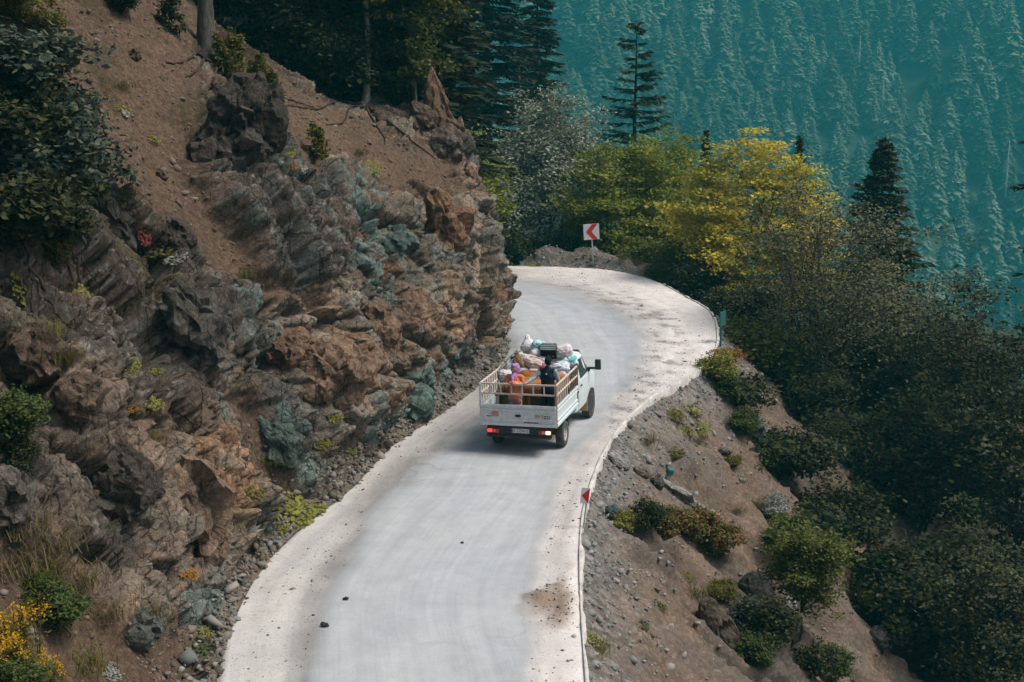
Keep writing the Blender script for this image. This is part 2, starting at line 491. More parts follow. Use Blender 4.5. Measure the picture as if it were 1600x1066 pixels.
ROCK = 1 - DIRT
# blocky relief; strata dip steeply, so the cells are stretched along a leaning axis
ax = np.array([[.85, 0, .20], [.06, .85, .10], [-.15, .05, .75]])
Cw = C + np.stack([fbm(C, 1.1, 3, 101) - .5, fbm(C, 1.1, 3, 102) - .5, fbm(C, 1.1, 3, 103) - .5], -1) * .28
Cs = Cw @ ax.T
h1, k1, r1 = facets(Cs, 2.4, 11, 1.25, .55)
h2, k2, r2 = facets(Cs, 1.0, 23, 1.2, .55)
h3, k3, r3 = facets(Cw, .42, 37, 1.1, .7)
h4, k4, r4 = facets(Cw, .19, 53)
strata = fbm(Cs * np.array([.35, 2.0, .35]), .9, 4, 61) - .5
rel = .62 * h1 + .27 * h2 + .15 * h3 + .075 * h4 + .04 * strata + .9 * (fbm(C, 3.8, 3, 65) - .5)
rel -= .24 * sstep(.10, 0, k1) + .12 * sstep(.10, 0, k2) + .05 * sstep(.12, 0, k3)
dl = .30 * (fbm(C, 1.8, 4, 71) - .5) + .10 * (fbm(C, .35, 3, 72) - .5)
hp, kp, rp = facets(C, .13, 83)
dl += .05 * (rp > .84) * sstep(.0, .3, kp) + .045 * (fbm(C, .09, 2, 77) - .5)
foot = sstep(0, 26, np.arange(NC))[None, :]
foot0 = sstep(0, 10, np.arange(NC))[None, :]
disp = ROCK * rel * foot + DIRT * dl * foot0 + .07 * (rp > .7) * sstep(0, .3, kp) * (1 - foot) * foot0
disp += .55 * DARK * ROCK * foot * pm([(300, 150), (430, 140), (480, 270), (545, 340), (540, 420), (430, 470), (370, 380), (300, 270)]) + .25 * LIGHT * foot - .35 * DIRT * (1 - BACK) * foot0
disp -= .9 * pm([(392, 470), (440, 455), (455, 480), (425, 520), (450, 560), (430, 600), (405, 560)], 8) * ROCK     # dark cleft below the outcrop
disp -= .5 * pm([(640, 300), (668, 300), (672, 365), (655, 380)], 7)
disp += .5 * pm([(668, 300), (712, 300), (722, 380), (700, 420), (672, 380)], 8)
disp += .45 * pm([(455, 560), (560, 520), (560, 640), (500, 690), (460, 620)], 16)
C2 = C + nrm * disp[..., None]
C2[:, 0] = C[:, 0]
# colours of the rock and soil themselves
c_dirt = np.array([.215, .150, .108]) * (1 + .5 * (fbm(C, .8, 4, 200) - .5))[..., None]
c_dirt = c_dirt * (1 + .22 * (rp - .5))[..., None]
browns = np.array([[.150, .105, .078], [.215, .150, .108], [.110, .090, .075], [.185, .118, .078], [.255, .195, .150], [.130, .120, .108]])
ci = (r2 * 5.99).astype(int); ci1 = (r1 * 5.99).astype(int)
c_rock = .5 * browns[ci] + .5 * browns[ci1]
c_rock = c_rock * (.66 + .46 * r3 + .26 * r4)[..., None] * (1 + .55 * (fbm(C, .5, 4, 210) - .5))[..., None]
greyer = sstep(.45, .62, fbm(C, 2.0, 4, 215))[..., None]
c_rock = c_rock * (1 - .55 * greyer) + np.array([.105, .105, .100]) * .55 * greyer
tealn = np.clip(TEAL * .95 * sstep(.36, .52, .55 * fbm(C, .30, 4, 220) + .45 * r3) + .40 * sstep(.58, .66, .6 * fbm(Cs, 1.0, 4, 222) + .4 * r3) * sstep(150, 400, cx), 0, .9)[..., None]
c_teal = np.array([.118, .178, .174]) * (.7 + .7 * r3)[..., None]
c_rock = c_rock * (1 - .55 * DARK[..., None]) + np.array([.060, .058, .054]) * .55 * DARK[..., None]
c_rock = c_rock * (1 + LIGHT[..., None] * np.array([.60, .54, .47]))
c_rock = c_rock * (1 - tealn) + c_teal * tealn
lich = sstep(.64, .70, fbm(C, .12, 3, 230))[..., None] * (.5 * DARK + .15)[..., None]
c_rock = c_rock * (1 - lich) + np.array([.30, .30, .28]) * lich
moss = (sstep(.60, .70, fbm(C, 1.3, 4, 240)) * .55 * sstep(500, 250, cx))[..., None]
colc = c_rock * ROCK[..., None] + c_dirt * DIRT[..., None]
colc = colc * (1 - moss) + np.array([.085, .075, .030]) * moss
ft = (1 - foot)[..., None] * np.ones((NR, 1, 1))
colc = colc * (1 - .8 * ft) + np.array([.165, .135, .108]) * (.7 + .7 * rp[..., None]) * .8 * ft
forest_soil = np.maximum(BACK, pm([(250, -400), (760, -400), (760, 60), (715, 175), (600, 165), (430, 95), (330, 70)], 12))[..., None]
colc = colc * (1 - .8 * forest_soil) + np.array([.045, .035, .022]) * .8 * forest_soil  # dark soil of the forest floor on the cliff top
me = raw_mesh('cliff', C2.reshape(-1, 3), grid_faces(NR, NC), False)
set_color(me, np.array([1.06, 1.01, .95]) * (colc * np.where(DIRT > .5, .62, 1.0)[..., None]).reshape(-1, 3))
me.update()
pz = me.polygons[(NR // 2) * (NC - 1) + 60].normal
if pz.x < 0: me.flip_normals()
def mat_ground(name, b1, b2, var=.5, cracks=False):
    m = new_mat(name, (.2, .15, .1), .95, .12)
    nt, lk, b = nodes_of(m)
    vc = nt.new('ShaderNodeVertexColor'); vc.layer_name = 'Col'
    po = geo_pos(nt)
    n1 = tex_noise(nt, lk, 7, 10, .72, po); n2 = tex_noise(nt, lk, 34, 6, .7, po)
    vo = nt.new('ShaderNodeTexVoronoi'); vo.inputs['Scale'].default_value = 9; lk.new(po, vo.inputs['Vector']); vo.feature = 'F1'
    c = mix(nt, lk, 1.0, vc.outputs[0], ramp(nt, lk, n1, [(.25, 1 - var), (.75, 1 + var)]), 'MULTIPLY')
    c = mix(nt, lk, 1.0, c, ramp(nt, lk, n2, [(.3, .66), (.72, 1.4)]), 'MULTIPLY')
    c = mix(nt, lk, .35, c, mix(nt, lk, 1.0, c, ramp(nt, lk, vo.outputs['Distance'], [(.0, 1.5), (.6, .35)]), 'MULTIPLY'))
    nb = bump(nt, lk, n1, b1, .12); nb = bump(nt, lk, n2, b2, .03, nb)
    if cracks:
        at = nt.new('ShaderNodeAttribute'); at.attribute_name = 'rock'
        dn = nt.new('ShaderNodeTexNoise'); dn.inputs['Scale'].default_value = 1.6; dn.inputs['Detail'].default_value = 5; lk.new(po, dn.inputs['Vector'])
        sc_ = nt.new('ShaderNodeVectorMath'); sc_.operation = 'MULTIPLY_ADD'; lk.new(dn.outputs['Color'], sc_.inputs[0]); sc_.inputs[1].default_value = (.5, .5, .5); lk.new(po, sc_.inputs[2])
        mp = nt.new('ShaderNodeMapping'); mp.inputs['Rotation'].default_value = (.3, .5, 0); mp.inputs['Scale'].default_value = (1.1, 1.5, .55); lk.new(sc_.outputs[0], mp.inputs[0])
        for scl, w_, dkk in ((1.5, .035, .38), (4.5, .05, .58)):
            vk = nt.new('ShaderNodeTexVoronoi'); vk.feature = 'DISTANCE_TO_EDGE'; vk.inputs['Scale'].default_value = scl; lk.new(mp.outputs[0], vk.inputs['Vector'])
            ln = ramp(nt, lk, vk.outputs['Distance'], [(.004, dkk), (w_, 1.0)])
            c = mix(nt, lk, at.outputs['Fac'], c, mix(nt, lk, 1.0, c, ln, 'MULTIPLY'))
            nb = bump(nt, lk, ln, .5, .05, nb)
    lk.new(c, b.inputs['Base Color'])
    lk.new(nb, b.inputs['Normal'])
    return m
M_CLIFF = mat_ground('weathered_rock_and_soil', 1.0, .8, .5, True)
a = me.attributes.new('rock', 'FLOAT', 'POINT'); a.data.foreach_set('value', (ROCK * foot).astype(np.float32).ravel())
cliff = tag(link('cliff', me, M_CLIFF), kind='structure')

# ---------------------------------------------------------------- slope falling away right of the road
NS, NO = 760, 240
E = arclen(RR[12:], NS)
T = np.gradient(E, axis=0); T /= np.linalg.norm(T, axis=1, keepdims=True)
OUT = np.stack([T[:, 1], -T[:, 0], np.zeros(NS)], 1)
# smooth the outward directions so that the sheet does not fold
for k in range(60):
    OUT[1:-1] = (OUT[:-2] + 2 * OUT[1:-1] + OUT[2:]) / 4
OUT /= np.linalg.norm(OUT, axis=1, keepdims=True)
off = np.concatenate([[0, .02], .02 + 24 * np.linspace(0, 1, NO - 62) ** 1.25, 24 + 330 * np.linspace(0, 1, 61)[1:] ** 1.6])
NO = len(off)
ex, ey = project(E)
far_side = sstep(-.15, .75, OUT[:, 1])                       # 0 where the slope faces right, 1 behind the bend
steep = .86 - .52 * far_side
zz = -.27 - steep[:, None] * np.minimum(off, 12)[None] - (.82 - .25 * far_side[:, None]) * np.clip(off - 12, 0, 60)[None] - .45 * np.clip(off - 72, 0, 190)[None]
zz[:, 0] = -.25
zz += .15 * sstep(.75, .98, OUT[:, 0])[:, None] * np.exp(-(off / 1.5) ** 2)[None]
zz += (sstep(.25, .6, OUT[:, 1]) * .25)[:, None] * np.exp(-(off / 2.5) ** 2)[None]
berm = sstep(.45, .9, OUT[:, 1]) * sstep(0, 40, ex - 800)
zz += berm[:, None] * (np.exp(-((off - 1.2) / .85) ** 2)[None] * 1.15) * sstep(-.02, .7, off)[None]
zz[:, 0] -= .06 * sstep(.25, .6, OUT[:, 1])
S = E[:, None, :] + OUT[:, None, :] * off[None, :, None]
S[..., 2] = zz
sn = normals_grid(S)
if sn[NS // 2, 100, 2] < 0: sn = -sn
near = sstep(.1, 1.2, off)[None, :]
fz = sstep(24, 60, off)[None, :]
d = 1.1 * (fbm(S, 5.0, 3, 301) - .5) * sstep(1, 6, off)[None] + .42 * (fbm(S, 1.4, 4, 302) - .5) + .12 * (fbm(S, .3, 3, 303) - .5)
gul = np.abs(fbm(np.stack([ey[:, None] * .02 + 0 * off[None], off[None] * .06 + 0 * ey[:, None], 0 * zz], -1), 1.0, 3, 305) - .5)
d -= .9 * sstep(.10, 0, gul) * sstep(1.5, 5, off)[None]
fh, fk, frr = facets(S @ ax.T, 1.2, 311)
outc = sstep(.56, .66, fbm(S, 3.2, 3, 312))
d += outc * (.55 * fh - .15 * sstep(.15, 0, fk) + .2)
gh, gk, gr = facets(S, .22, 321)
d += .09 * (gr > .78) * sstep(0, .3, gk) + .10 * (fbm(S, .5, 3, 325) - .5)
d += fz * 5 * (fbm(S, 40, 3, 306) - .5)
S2 = S + sn * (d * near)[..., None]
sx, sy = project(S)
cs_ = np.array([.200, .142, .104]) * (1 + .55 * (fbm(S, 1.2, 4, 331) - .5))[..., None] * (1 + .35 * (gr - .5))[..., None]
gk_ = sstep(.46, .62, fbm(S, 1.8, 4, 335))[..., None]
cs_ = cs_ * (1 - .4 * gk_) + np.array([.155, .145, .132]) * .4 * gk_
cs_ = cs_ * (1 - .4 * outc[..., None]) + np.array([.11, .10, .09]) * .4 * outc[..., None]
gb = .85 * np.exp(-(off / 1.1) ** 2)[None, :, None] * np.ones((NS, 1, 1))      # grey rubble below the road edge
cs_ = cs_ * (1 - .8 * gb) + np.array([.235, .225, .21]) * (.55 + .9 * gr[..., None]) * .8 * gb
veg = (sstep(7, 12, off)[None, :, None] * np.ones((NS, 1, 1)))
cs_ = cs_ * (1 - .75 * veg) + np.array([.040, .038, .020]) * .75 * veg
me = raw_mesh('slope', S2.reshape(-1, 3), grid_faces(NS, NO), False)
set_color(me, .72 * cs_.reshape(-1, 3)); me.update()
if me.polygons[(NS // 2) * (NO - 1) + 100].normal.z < 0: me.flip_normals()
slope = tag(link('earth_slope', me, mat_ground('loose_earth', .6, .5, .4)), kind='structure')

# ---------------------------------------------------------------- low retaining wall that carries the outer edge of the road
nE = 300
Ew = arclen(RR[12:360], nE)
Tw = np.gradient(Ew, axis=0); Tw /= np.linalg.norm(Tw, axis=1, keepdims=True)
Ow = np.stack([Tw[:, 1], -Tw[:, 0], np.zeros(nE)], 1)
for k in range(8): Ow[1:-1] = (Ow[:-2] + 2 * Ow[1:-1] + Ow[2:]) / 4
prof = [(-.03, -.20), (-.03, .008), (-.02, .014), (.02, .014), (.035, .0), (.05, -.25), (.09, -.75)]
W = np.stack([Ew + Ow * o + np.array([0, 0, z]) for o, z in prof], 1)
jit = (fbm(W, .7, 5, 401) - .5)
W[:, 3:6] += (Ow[:, None, :] * jit[:, 3:6, None] * .20)
W[:, :, 2] += jit * .05
me = raw_mesh('retaining_wall', W.reshape(-1, 3), grid_faces(nE, len(prof), flip=True), False)
M_CONC = new_mat('old_concrete', (.48, .47, .44), .92, .15)
nt, lk, b = nodes_of(M_CONC); po = geo_pos(nt)
lk.new(mix(nt, lk, ramp(nt, lk, tex_noise(nt, lk, 2.4, 9, .7, po), [(.35, 0.), (.68, 1.)]), (.56, .53, .50), (.30, .28, .255)), b.inputs['Base Color'])
lk.new(bump(nt, lk, tex_noise(nt, lk, 16, 8, .7, po), .6, .03), b.inputs['Normal'])
tag(link('retaining_wall', me, M_CONC), 'long low concrete retaining wall along the outer edge of the road', 'wall', kind='thing')

# ---------------------------------------------------------------- forested mountain across the valley
gx = np.linspace(-120, 480, 90); gy = np.concatenate([np.linspace(250, 500, 20)[:-1], np.linspace(500, 760, 70)[:-1], np.linspace(760, 800, 8)])
MX, MY = np.meshgrid(gx, gy)
def mountain_z(x, y):
    P = np.stack([x, y, 0 * x], -1)
    z = -150 + np.maximum(0, y - 430) * .80
    z += 75 * (fbm(P, 130, 4, 501) - .5) + (.10 * (x - 150))
    return np.where(y < 430, -150 - (430 - y) * .05, z)
MZ = mountain_z(MX, MY)
Mg = np.stack([MX, MY, MZ], -1)
me = raw_mesh('mountain', Mg.reshape(-1, 3), grid_faces(*MX.shape), True)
set_color(me, np.array([.030, .040, .022]) * (1 + .6 * (fbm(Mg, 30, 4, 503) - .5))[..., None].repeat(3, -1).reshape(-1, 3))
me.update()
mountain = tag(link('mountain', me, mat_ground('forest_floor', .2, .2)), kind='structure')

# ---------------------------------------------------------------- look-ups on the built ground
def bvh_of(o):
    me = o.data
    n = len(me.vertices); co = np.empty(n * 3, np.float32); me.vertices.foreach_get('co', co)
    pl = np.empty(len(me.polygons) * 4, np.int32); me.loops.foreach_get('vertex_index', pl)
    return BVHTree.FromPolygons([tuple(v) for v in co.reshape(-1, 3).tolist()], pl.reshape(-1, 4).tolist())
BV = {'cliff': bvh_of(cliff), 'slope': bvh_of(slope)}
def hit(px, py, which=('cliff', 'slope')):
    """first ground point seen through a photo pixel: (location, normal)"""
    d = ray(px, py).normalized(); best = None
    for w in which:
        r = BV[w].ray_cast(Vector((0, 0, CAM_H)), d)
        if r[0] is not None and (best is None or r[3] < best[2]): best = (r[0], r[1] if r[1].dot(d) < 0 else -r[1], r[3])
    return best
def drop(x, y, default=0.0):
    best = None
    for w in ('cliff', 'slope'):
        r = BV[w].ray_cast(Vector((x, y, 120)), Vector((0, 0, -1)))
        if r[0] is not None and (best is None or r[0].z > best): best = r[0].z
    return default if best is None else best
# ================================================================== VEGETATION
def unit(a): return a / (np.linalg.norm(a, axis=-1, keepdims=True) + 1e-9)
def leaf_quads(cen, tdir, nor, length, width):
    t = unit(tdir); b = unit(np.cross(nor, t))
    l = np.asarray(length)[..., None] * .5 if np.ndim(length) else length * .5
    w = np.asarray(width)[..., None] * .5 if np.ndim(width) else width * .5
    V = np.stack([cen - t * l, cen + b * w - t * l * .1, cen + t * l, cen - b * w - t * l * .1], 1)
    F = np.arange(len(cen) * 4).reshape(-1, 4)
    return V.reshape(-1, 3), F
def scatter_leaves(rng, centers, per, spread, flat, size, aspect=.55, up=.6, outward=None):
    n = len(centers) * per
    c = np.repeat(centers, per, 0)
    g = rng.normal(size=(n, 3)) * spread
    g[:, 2] *= flat
    p = c + g
    nor = unit(rng.normal(size=(n, 3)) * (1 - up) + np.array([0, 0, up]))
    if outward is not None: nor = unit(nor + .5 * unit(p - outward))
    t = rng.normal(size=(n, 3)); t[:, 2] = t[:, 2] * .4 - .25
    sz = size * rng.uniform(.6, 1.35, n)
    return leaf_quads(p, t, nor, sz, sz * aspect)
def bezier3(a, b, c, n):
    t = np.linspace(0, 1, n)[:, None]
    return (1 - t) ** 2 * a + 2 * t * (1 - t) * b + t ** 2 * c

def broadleaf_meshes(name, H, rx, crown0, seed, clusters=420, per=46, leaf=.16, flat=.6, spread=.34, stems=1, trunk_r=.16, top_bias=.0, gap=.45, aspect=.55, limbs=18, twig=True):
    rng = np.random.default_rng(seed)
    leaf *= 1.16; spread *= .84
    rz = (H - crown0) / 2; cc = np.array([0, 0, crown0 + rz])
    wood = Soup(); cl = []
    for s in range(stems):
        lean = rng.normal(size=2) * (.06 if stems == 1 else .28) * rx
        base = np.array([*(rng.normal(size=2) * (.0 if stems == 1 else .18)), -.4])
        topz = H * (.80 if stems == 1 else rng.uniform(.6, .88))
        pts = bezier3(base, np.array([lean[0] * .3, lean[1] * .3, topz * .5]), np.array([lean[0] * 1.6, lean[1] * 1.6, topz]), 12)
        pts[1:-1] += rng.normal(size=(10, 3)) * .04
        rr = trunk_r / (1 if stems == 1 else 1.6)
        wood.tube(pts, list(np.linspace(rr, rr * .18, 12)), 7)
        nl = max(4, limbs // stems)
        for k in range(nl):
            t = rng.uniform(.22, .97); i = min(10, int(t * 11)); a = pts[i] * (1 - (t * 11 - i)) + pts[i + 1] * (t * 11 - i)
            az = rng.uniform(0, 2 * math.pi); el = rng.uniform(-.25, .95)
            dirv = np.array([math.cos(az) * math.cos(el), math.sin(az) * math.cos(el), math.sin(el)])
            end = cc + dirv * np.array([rx, rx, rz]) * rng.uniform(.72, .98)
            if end[2] < a[2] - .6: end[2] = a[2] - .6 * rng.uniform(0, 1)
            mid = (a + end) / 2 + np.array([0, 0, .12 * rx])
            lp = bezier3(a, mid, end, 8); lp[1:-1] += rng.normal(size=(6, 3)) * .05
            r0 = rr * .42 * (1 - .5 * t)
            wood.tube(lp, list(np.linspace(r0, .012, 8)), 5)
            cl.append(end)
            for q in range(5):
                j = rng.integers(2, 8)
                e2 = lp[j] + rng.normal(size=3) * np.array([.30, .30, .22]) * rx * .8
                if twig: wood.tube(bezier3(lp[j], (lp[j] + e2) / 2 + np.array([0, 0, .1]), e2, 4), [r0 * .4, r0 * .3, .012, .006], 4)
                cl.append(e2); cl.append((lp[j] + e2) / 2)
    # clumps through the crown, mostly near its surface, with holes
    need = max(0, clusters - len(cl))
    cand = unit(rng.normal(size=(need * 4, 3))) * rng.uniform(.35, 1.0, (need * 4, 1)) ** .45
    lump = vnoise(cand * 1.0 + seed, .42, seed)
    cand = cand[lump > gap][:need]
    # uneven outline
    az = np.arctan2(cand[:, 1], cand[:, 0])
    wig = 1 + .30 * np.sin(az * 3 + seed) * np.cos(cand[:, 2] * 4 + seed) + .12 * np.sin(az * 7 + seed * 2)
    cand = cand * wig[:, None] * np.array([rx, rx, rz]) * .95
    taper = 1 - .35 * np.clip(cand[:, 2:3] / rz, 0, 1)
    cand[:, :2] *= taper
    cl = np.concatenate([np.array(cl), cand + cc])
    cl = cl[cl[:, 2] > .15]
    V, F = scatter_leaves(rng, cl, per, spread, flat, leaf, aspect, .55, cc)
    return wood.mesh(name + '_wood', True), raw_mesh(name + '_leaves', V, F)

def conifer_meshes(name, H, Rb, seed, first=.12, whorl=.42, per=6, droop=.35, twigs=11, sparse=0.0, tl=.34, tw=.11, power=.85, trunk_r=None):
    rng = np.random.default_rng(seed)
    wood = Soup()
    tr = trunk_r or H * .012 + .05
    zs = np.linspace(-.5, H, 14)
    tp = np.stack([.03 * np.sin(zs * .7 + seed), .03 * np.cos(zs * .5 + seed), zs], 1)
    wood.tube(tp, list(np.maximum(.015, tr * (1 - np.clip(zs, 0, H) / H) ** .8)), 7)
    C_, T_, N_, L_, W_ = [], [], [], [], []
    z = first * H
    while z < H - .1:
        f = 1 - (z - first * H) / (H - first * H)
        for k in range(per):
            if rng.uniform() < sparse: continue
            L = Rb * (f ** power) * rng.uniform(.65, 1.12) + .12
            az = rng.uniform(0, 2 * math.pi)
            o = np.array([math.cos(az), math.sin(az), 0]); side = np.array([-o[1], o[0], 0])
            zz0 = z + rng.uniform(-.2, .2)
            s = np.linspace(0, 1, 6)
            up = rng.uniform(.0, .25)
            path = o[None] * (s * L)[:, None]
            path[:, 2] = zz0 + L * (up * s - droop * s ** 2 * rng.uniform(.7, 1.3) + .12 * s ** 4)
            wood.tube(path, list(np.linspace(.035, .008, 6) * min(1.2, L)), 3)
            nt_ = max(4, int(twigs * (L / Rb) ** .6))
            ss = rng.uniform(.08, 1, nt_ * 2)
            sg = np.where(np.arange(nt_ * 2) % 2, 1, -1)
            pos = np.stack([np.interp(ss, s, path[:, q]) for q in range(3)], 1)
            ll = tl * (1.15 - .65 * ss) * min(1.5, .5 + L * .5) * rng.uniform(.7, 1.3, nt_ * 2)
            d = unit(o[None] * rng.uniform(.5, 1.1, (nt_ * 2, 1)) + side[None] * sg[:, None] * rng.uniform(.3, 1, (nt_ * 2, 1)) + np.array([0, 0, -.25]) * rng.uniform(0, 1.8, (nt_ * 2, 1)))
            C_.append(pos + d * ll[:, None] * .5); T_.append(d)
            N_.append(unit(np.array([0, 0, 1.0]) + rng.normal(size=(nt_ * 2, 3)) * .45)); L_.append(ll * 1.3); W_.append(np.full(nt_ * 2, tw) * rng.uniform(.7, 1.4, nt_ * 2))
            # hanging needles under the bough
            m = nt_ // 2 + 1
            s3 = rng.uniform(.15, 1, m); p3 = np.stack([np.interp(s3, s, path[:, q]) for q in range(3)], 1)
            C_.append(p3 - np.array([0, 0, .09])); T_.append(unit(np.array([0, 0, -1.]) + rng.normal(size=(m, 3)) * .4)); N_.append(unit(rng.normal(size=(m, 3)) + .3)); L_.append(np.full(m, .26)); W_.append(np.full(m, tw))
        z += whorl * (.55 + .75 * f) * rng.uniform(.7, 1.3)
    # leader
    m = 14
    C_.append(np.stack([rng.normal(size=m) * .04, rng.normal(size=m) * .04, H - rng.uniform(0, .6, m)], 1)); T_.append(unit(rng.normal(size=(m, 3)) * .5 + np.array([0, 0, 1]))); N_.append(unit(rng.normal(size=(m, 3)))); L_.append(np.full(m, .3)); W_.append(np.full(m, .06))
    V, F = leaf_quads(np.concatenate(C_), np.concatenate(T_), np.concatenate(N_), np.concatenate(L_), np.concatenate(W_))
    return wood.mesh(name + '_wood', True), raw_mesh(name + '_needles', V, F)

def grow(name, meshes, loc, label, cat, mats, group=None, rz=0.0, sc=1.0, tilt=None, part='crown', stem='trunk'):
    root = empty(name, loc, rz)
    root.scale = (sc, sc, sc)
    if tilt is not None: root.rotation_euler = (tilt[0], tilt[1], rz)
    tag(root, label, cat, group)
    for nm, me, mt in zip((stem, part), meshes, mats):
        if me is None: continue
        if len(me.materials) == 0: me.materials.append(mt)
        o = bpy.data.objects.new(nm, me); COL.objects.link(o); o.parent = root
        if len(me.materials) and me.materials[0] is not mt:
            o.material_slots[0].link = 'OBJECT'; o.material_slots[0].material = mt
    return root

BARK = mat_bark('grey_bark', (.035, .030, .026), (.13, .12, .105))
BARK_D = mat_bark('dark_bark', (.020, .016, .013), (.07, .055, .045))
BARK_P = mat_bark('pale_bark', (.14, .13, .115), (.33, .31, .28))
L_WILLOW = mat_leaf('silver_green_leaves', [(.085, .10, .065), (.15, .17, .115), (.23, .25, .18), (.34, .36, .28)], .2)
L_HORN = mat_leaf('olive_leaves', [(.085, .105, .016), (.145, .165, .022), (.20, .215, .030), (.28, .26, .035)], .35, patch=.25, patch_col=(.14, .17, .02))
L_HORN2 = mat_leaf('dull_green_leaves', [(.048, .062, .014), (.080, .095, .020), (.125, .130, .030)], .3)
L_YELLOW = mat_leaf('autumn_yellow_leaves', [(.32, .30, .04), (.48, .42, .055), (.62, .50, .065), (.66, .46, .055)], .35, patch=.30, patch_col=(.20, .20, .025))
L_GREY = mat_leaf('small_grey_leaves', [(.042, .046, .022), (.080, .084, .044), (.14, .14, .085), (.13, .115, .03)], .15)
L_DARK = mat_leaf('deep_green_leaves', [(.010, .017, .008), (.019, .028, .011), (.036, .045, .017), (.065, .062, .018)], .2)
L_DARKG = mat_leaf('dark_grey_green_leaves', [(.014, .020, .013), (.030, .037, .018), (.056, .062, .030), (.085, .082, .022)], .2)
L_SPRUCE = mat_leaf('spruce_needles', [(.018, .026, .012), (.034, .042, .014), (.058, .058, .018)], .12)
L_SPRUCE_B = mat_leaf('shaded_spruce_needles', [(.011, .016, .010), (.019, .026, .014), (.032, .038, .018)], .12)  # darker copy of the spruce needles; the wood's shade is put into the colour

def spot(px, y, top_row, sink=.3):
    p = at_depth(px, 400, y); z = drop(p.x, y)
    return Vector((p.x, y, z - sink)), at_depth(px, top_row, y).z - z + sink
# ---- trees beyond the bend
p, H = spot(852, 75, 150)
grow('willow_tree', broadleaf_meshes('willow', H, 4.1, 1.0, 3, 900, 54, .17, .8, .36, 1, .15, gap=.36), p, 'silvery grey-green willow beyond the bend, left of the chevron sign', 'tree', (BARK, L_WILLOW))
p, H = spot(772, 72, 262)
grow('willow_tree', broadleaf_meshes('willow_b', H, 2.4, .4, 5, 330, 50, .17, .8, .34, 1, .10), p, 'small grey-green tree at the road edge beside the end of the cliff', 'tree', (BARK, L_WILLOW))
p, H = spot(742, 66, 222)
grow('maple_bush', broadleaf_meshes('maple', H, 1.9, .4, 8, 260, 44, .19, .6, .34, 2, .08), p, 'bright green shrub with yellow tips showing just behind the rock nose', 'shrub', (BARK, L_HORN))
p, H = spot(978, 70, 205)
grow('hornbeam_tree', broadleaf_meshes('hornbeam', H, 3.8, .5, 11, 680, 50, .19, .30, .46, 1, .16, gap=.40), p, 'olive-green hornbeam standing directly behind the chevron sign', 'tree', (BARK_D, L_HORN))
p, H = spot(1052, 79, 205)
grow('hornbeam_tree', broadleaf_meshes('hornbeam_b', H, 3.3, 1.0, 14, 520, 48, .19, .30, .46, 1, .14, gap=.42), p, 'olive-yellow tree between the hornbeam and the bright yellow tree', 'tree', (BARK_D, L_HORN))
p, H = spot(1180, 62, 203)
grow('yellow_tree', broadleaf_meshes('yellow', H, 4.1, 1.2, 17, 640, 50, .18, .28, .42, 1, .17, gap=.48), p, 'bright yellow autumn tree right of the bend', 'tree', (BARK_D, L_YELLOW))
p, H = spot(1098, 76, 205)
grow('spruce_tree', conifer_meshes('tip_a', H, 1.6, 19, .2, .4, 6), p, 'small spruce whose tip shows behind the two yellow-green trees', 'tree', (BARK_D, L_SPRUCE))
p, H = spot(1242, 74, 212)
grow('spruce_tree', conifer_meshes('tip_b', H, 1.5, 21, .2, .4, 6), p, 'small dark spruce peeking out above the yellow tree', 'tree', (BARK_D, L_SPRUCE))
p, H = spot(1372, 66, 215)
grow('spruce_tree', conifer_meshes('spruce_r', H, 3.9, 23, .1, .32, 9, .22, 20, tl=.5, tw=.17, power=.75), p, 'dense dark spruce rising behind the grey-leaved tree on the right', 'tree', (BARK_D, L_SPRUCE))
p, H = spot(988, 95, 33)
grow('spruce_tree', conifer_meshes('spruce_lone', H, 4.0, 27, .28, .66, 5, .10, 26, .30, tl=.5, tw=.17, power=.50), p, 'tall thin spruce with ragged level boughs standing alone against the mountain', 'tree', (BARK_D, L_SPRUCE))
big = [conifer_meshes('spruce_big%d' % k, 32, 5.0 - .4 * k, 30 + k, .14, .5, 7, .34, 34, tl=.55, tw=.14, power=.7) for k in range(3)]
for k, (px, y, top, lab) in enumerate([(762, 86, -330, 'tall dark spruce with a bare lower trunk behind the willow'), (838, 94, -60, 'tall spruce beside the open valley, rightmost of the dark spruces'),
                                       (706, 82, -300, 'tall dark spruce above the pointed rock of the cliff'), (650, 78, -260, 'tall dark spruce behind the leafy tree on the cliff top')]):
    p, H = spot(px, y, top)
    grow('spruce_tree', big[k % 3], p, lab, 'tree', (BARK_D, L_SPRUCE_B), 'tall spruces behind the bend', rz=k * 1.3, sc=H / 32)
# ---- trees and shrubs down the right-hand slope
p, H = spot(1285, 51, 262)
grow('grey_leaved_tree', broadleaf_meshes('greytree', H, 4.0, 2.4, 41, 430, 32, .13, .7, .36, 4, .14, gap=.46, limbs=34), p, 'open grey-leaved tree with many thin stems right of the bend', 'tree', (BARK, L_GREY))
p, H = spot(1405, 58, 395)
grow('grey_leaved_tree', broadleaf_meshes('greytree_b', H, 3.4, 1.6, 43, 380, 34, .13, .7, .36, 3, .12, gap=.44, limbs=26), p, 'grey-leaved tree below the dense spruce on the right', 'tree', (BARK, L_GREY))
p, H = spot(1545, 50, 428)
grow('slope_tree', broadleaf_meshes('slope_a', H, 3.4, 1.5, 45, 520, 40, .16, .6, .36, 1, .15), p, 'dark leafy tree at the right edge with its top against the mountain', 'tree', (BARK_D, L_DARKG))
p, H = spot(1625, 42, 560)
grow('slope_tree', broadleaf_meshes('slope_b', H, 2.8, 1.0, 47, 360, 40, .16, .6, .36, 1, .13), p, 'dark leafy tree cut by the right edge, halfway down the picture', 'tree', (BARK_D, L_DARKG))
p, H = spot(1470, 46, 610)
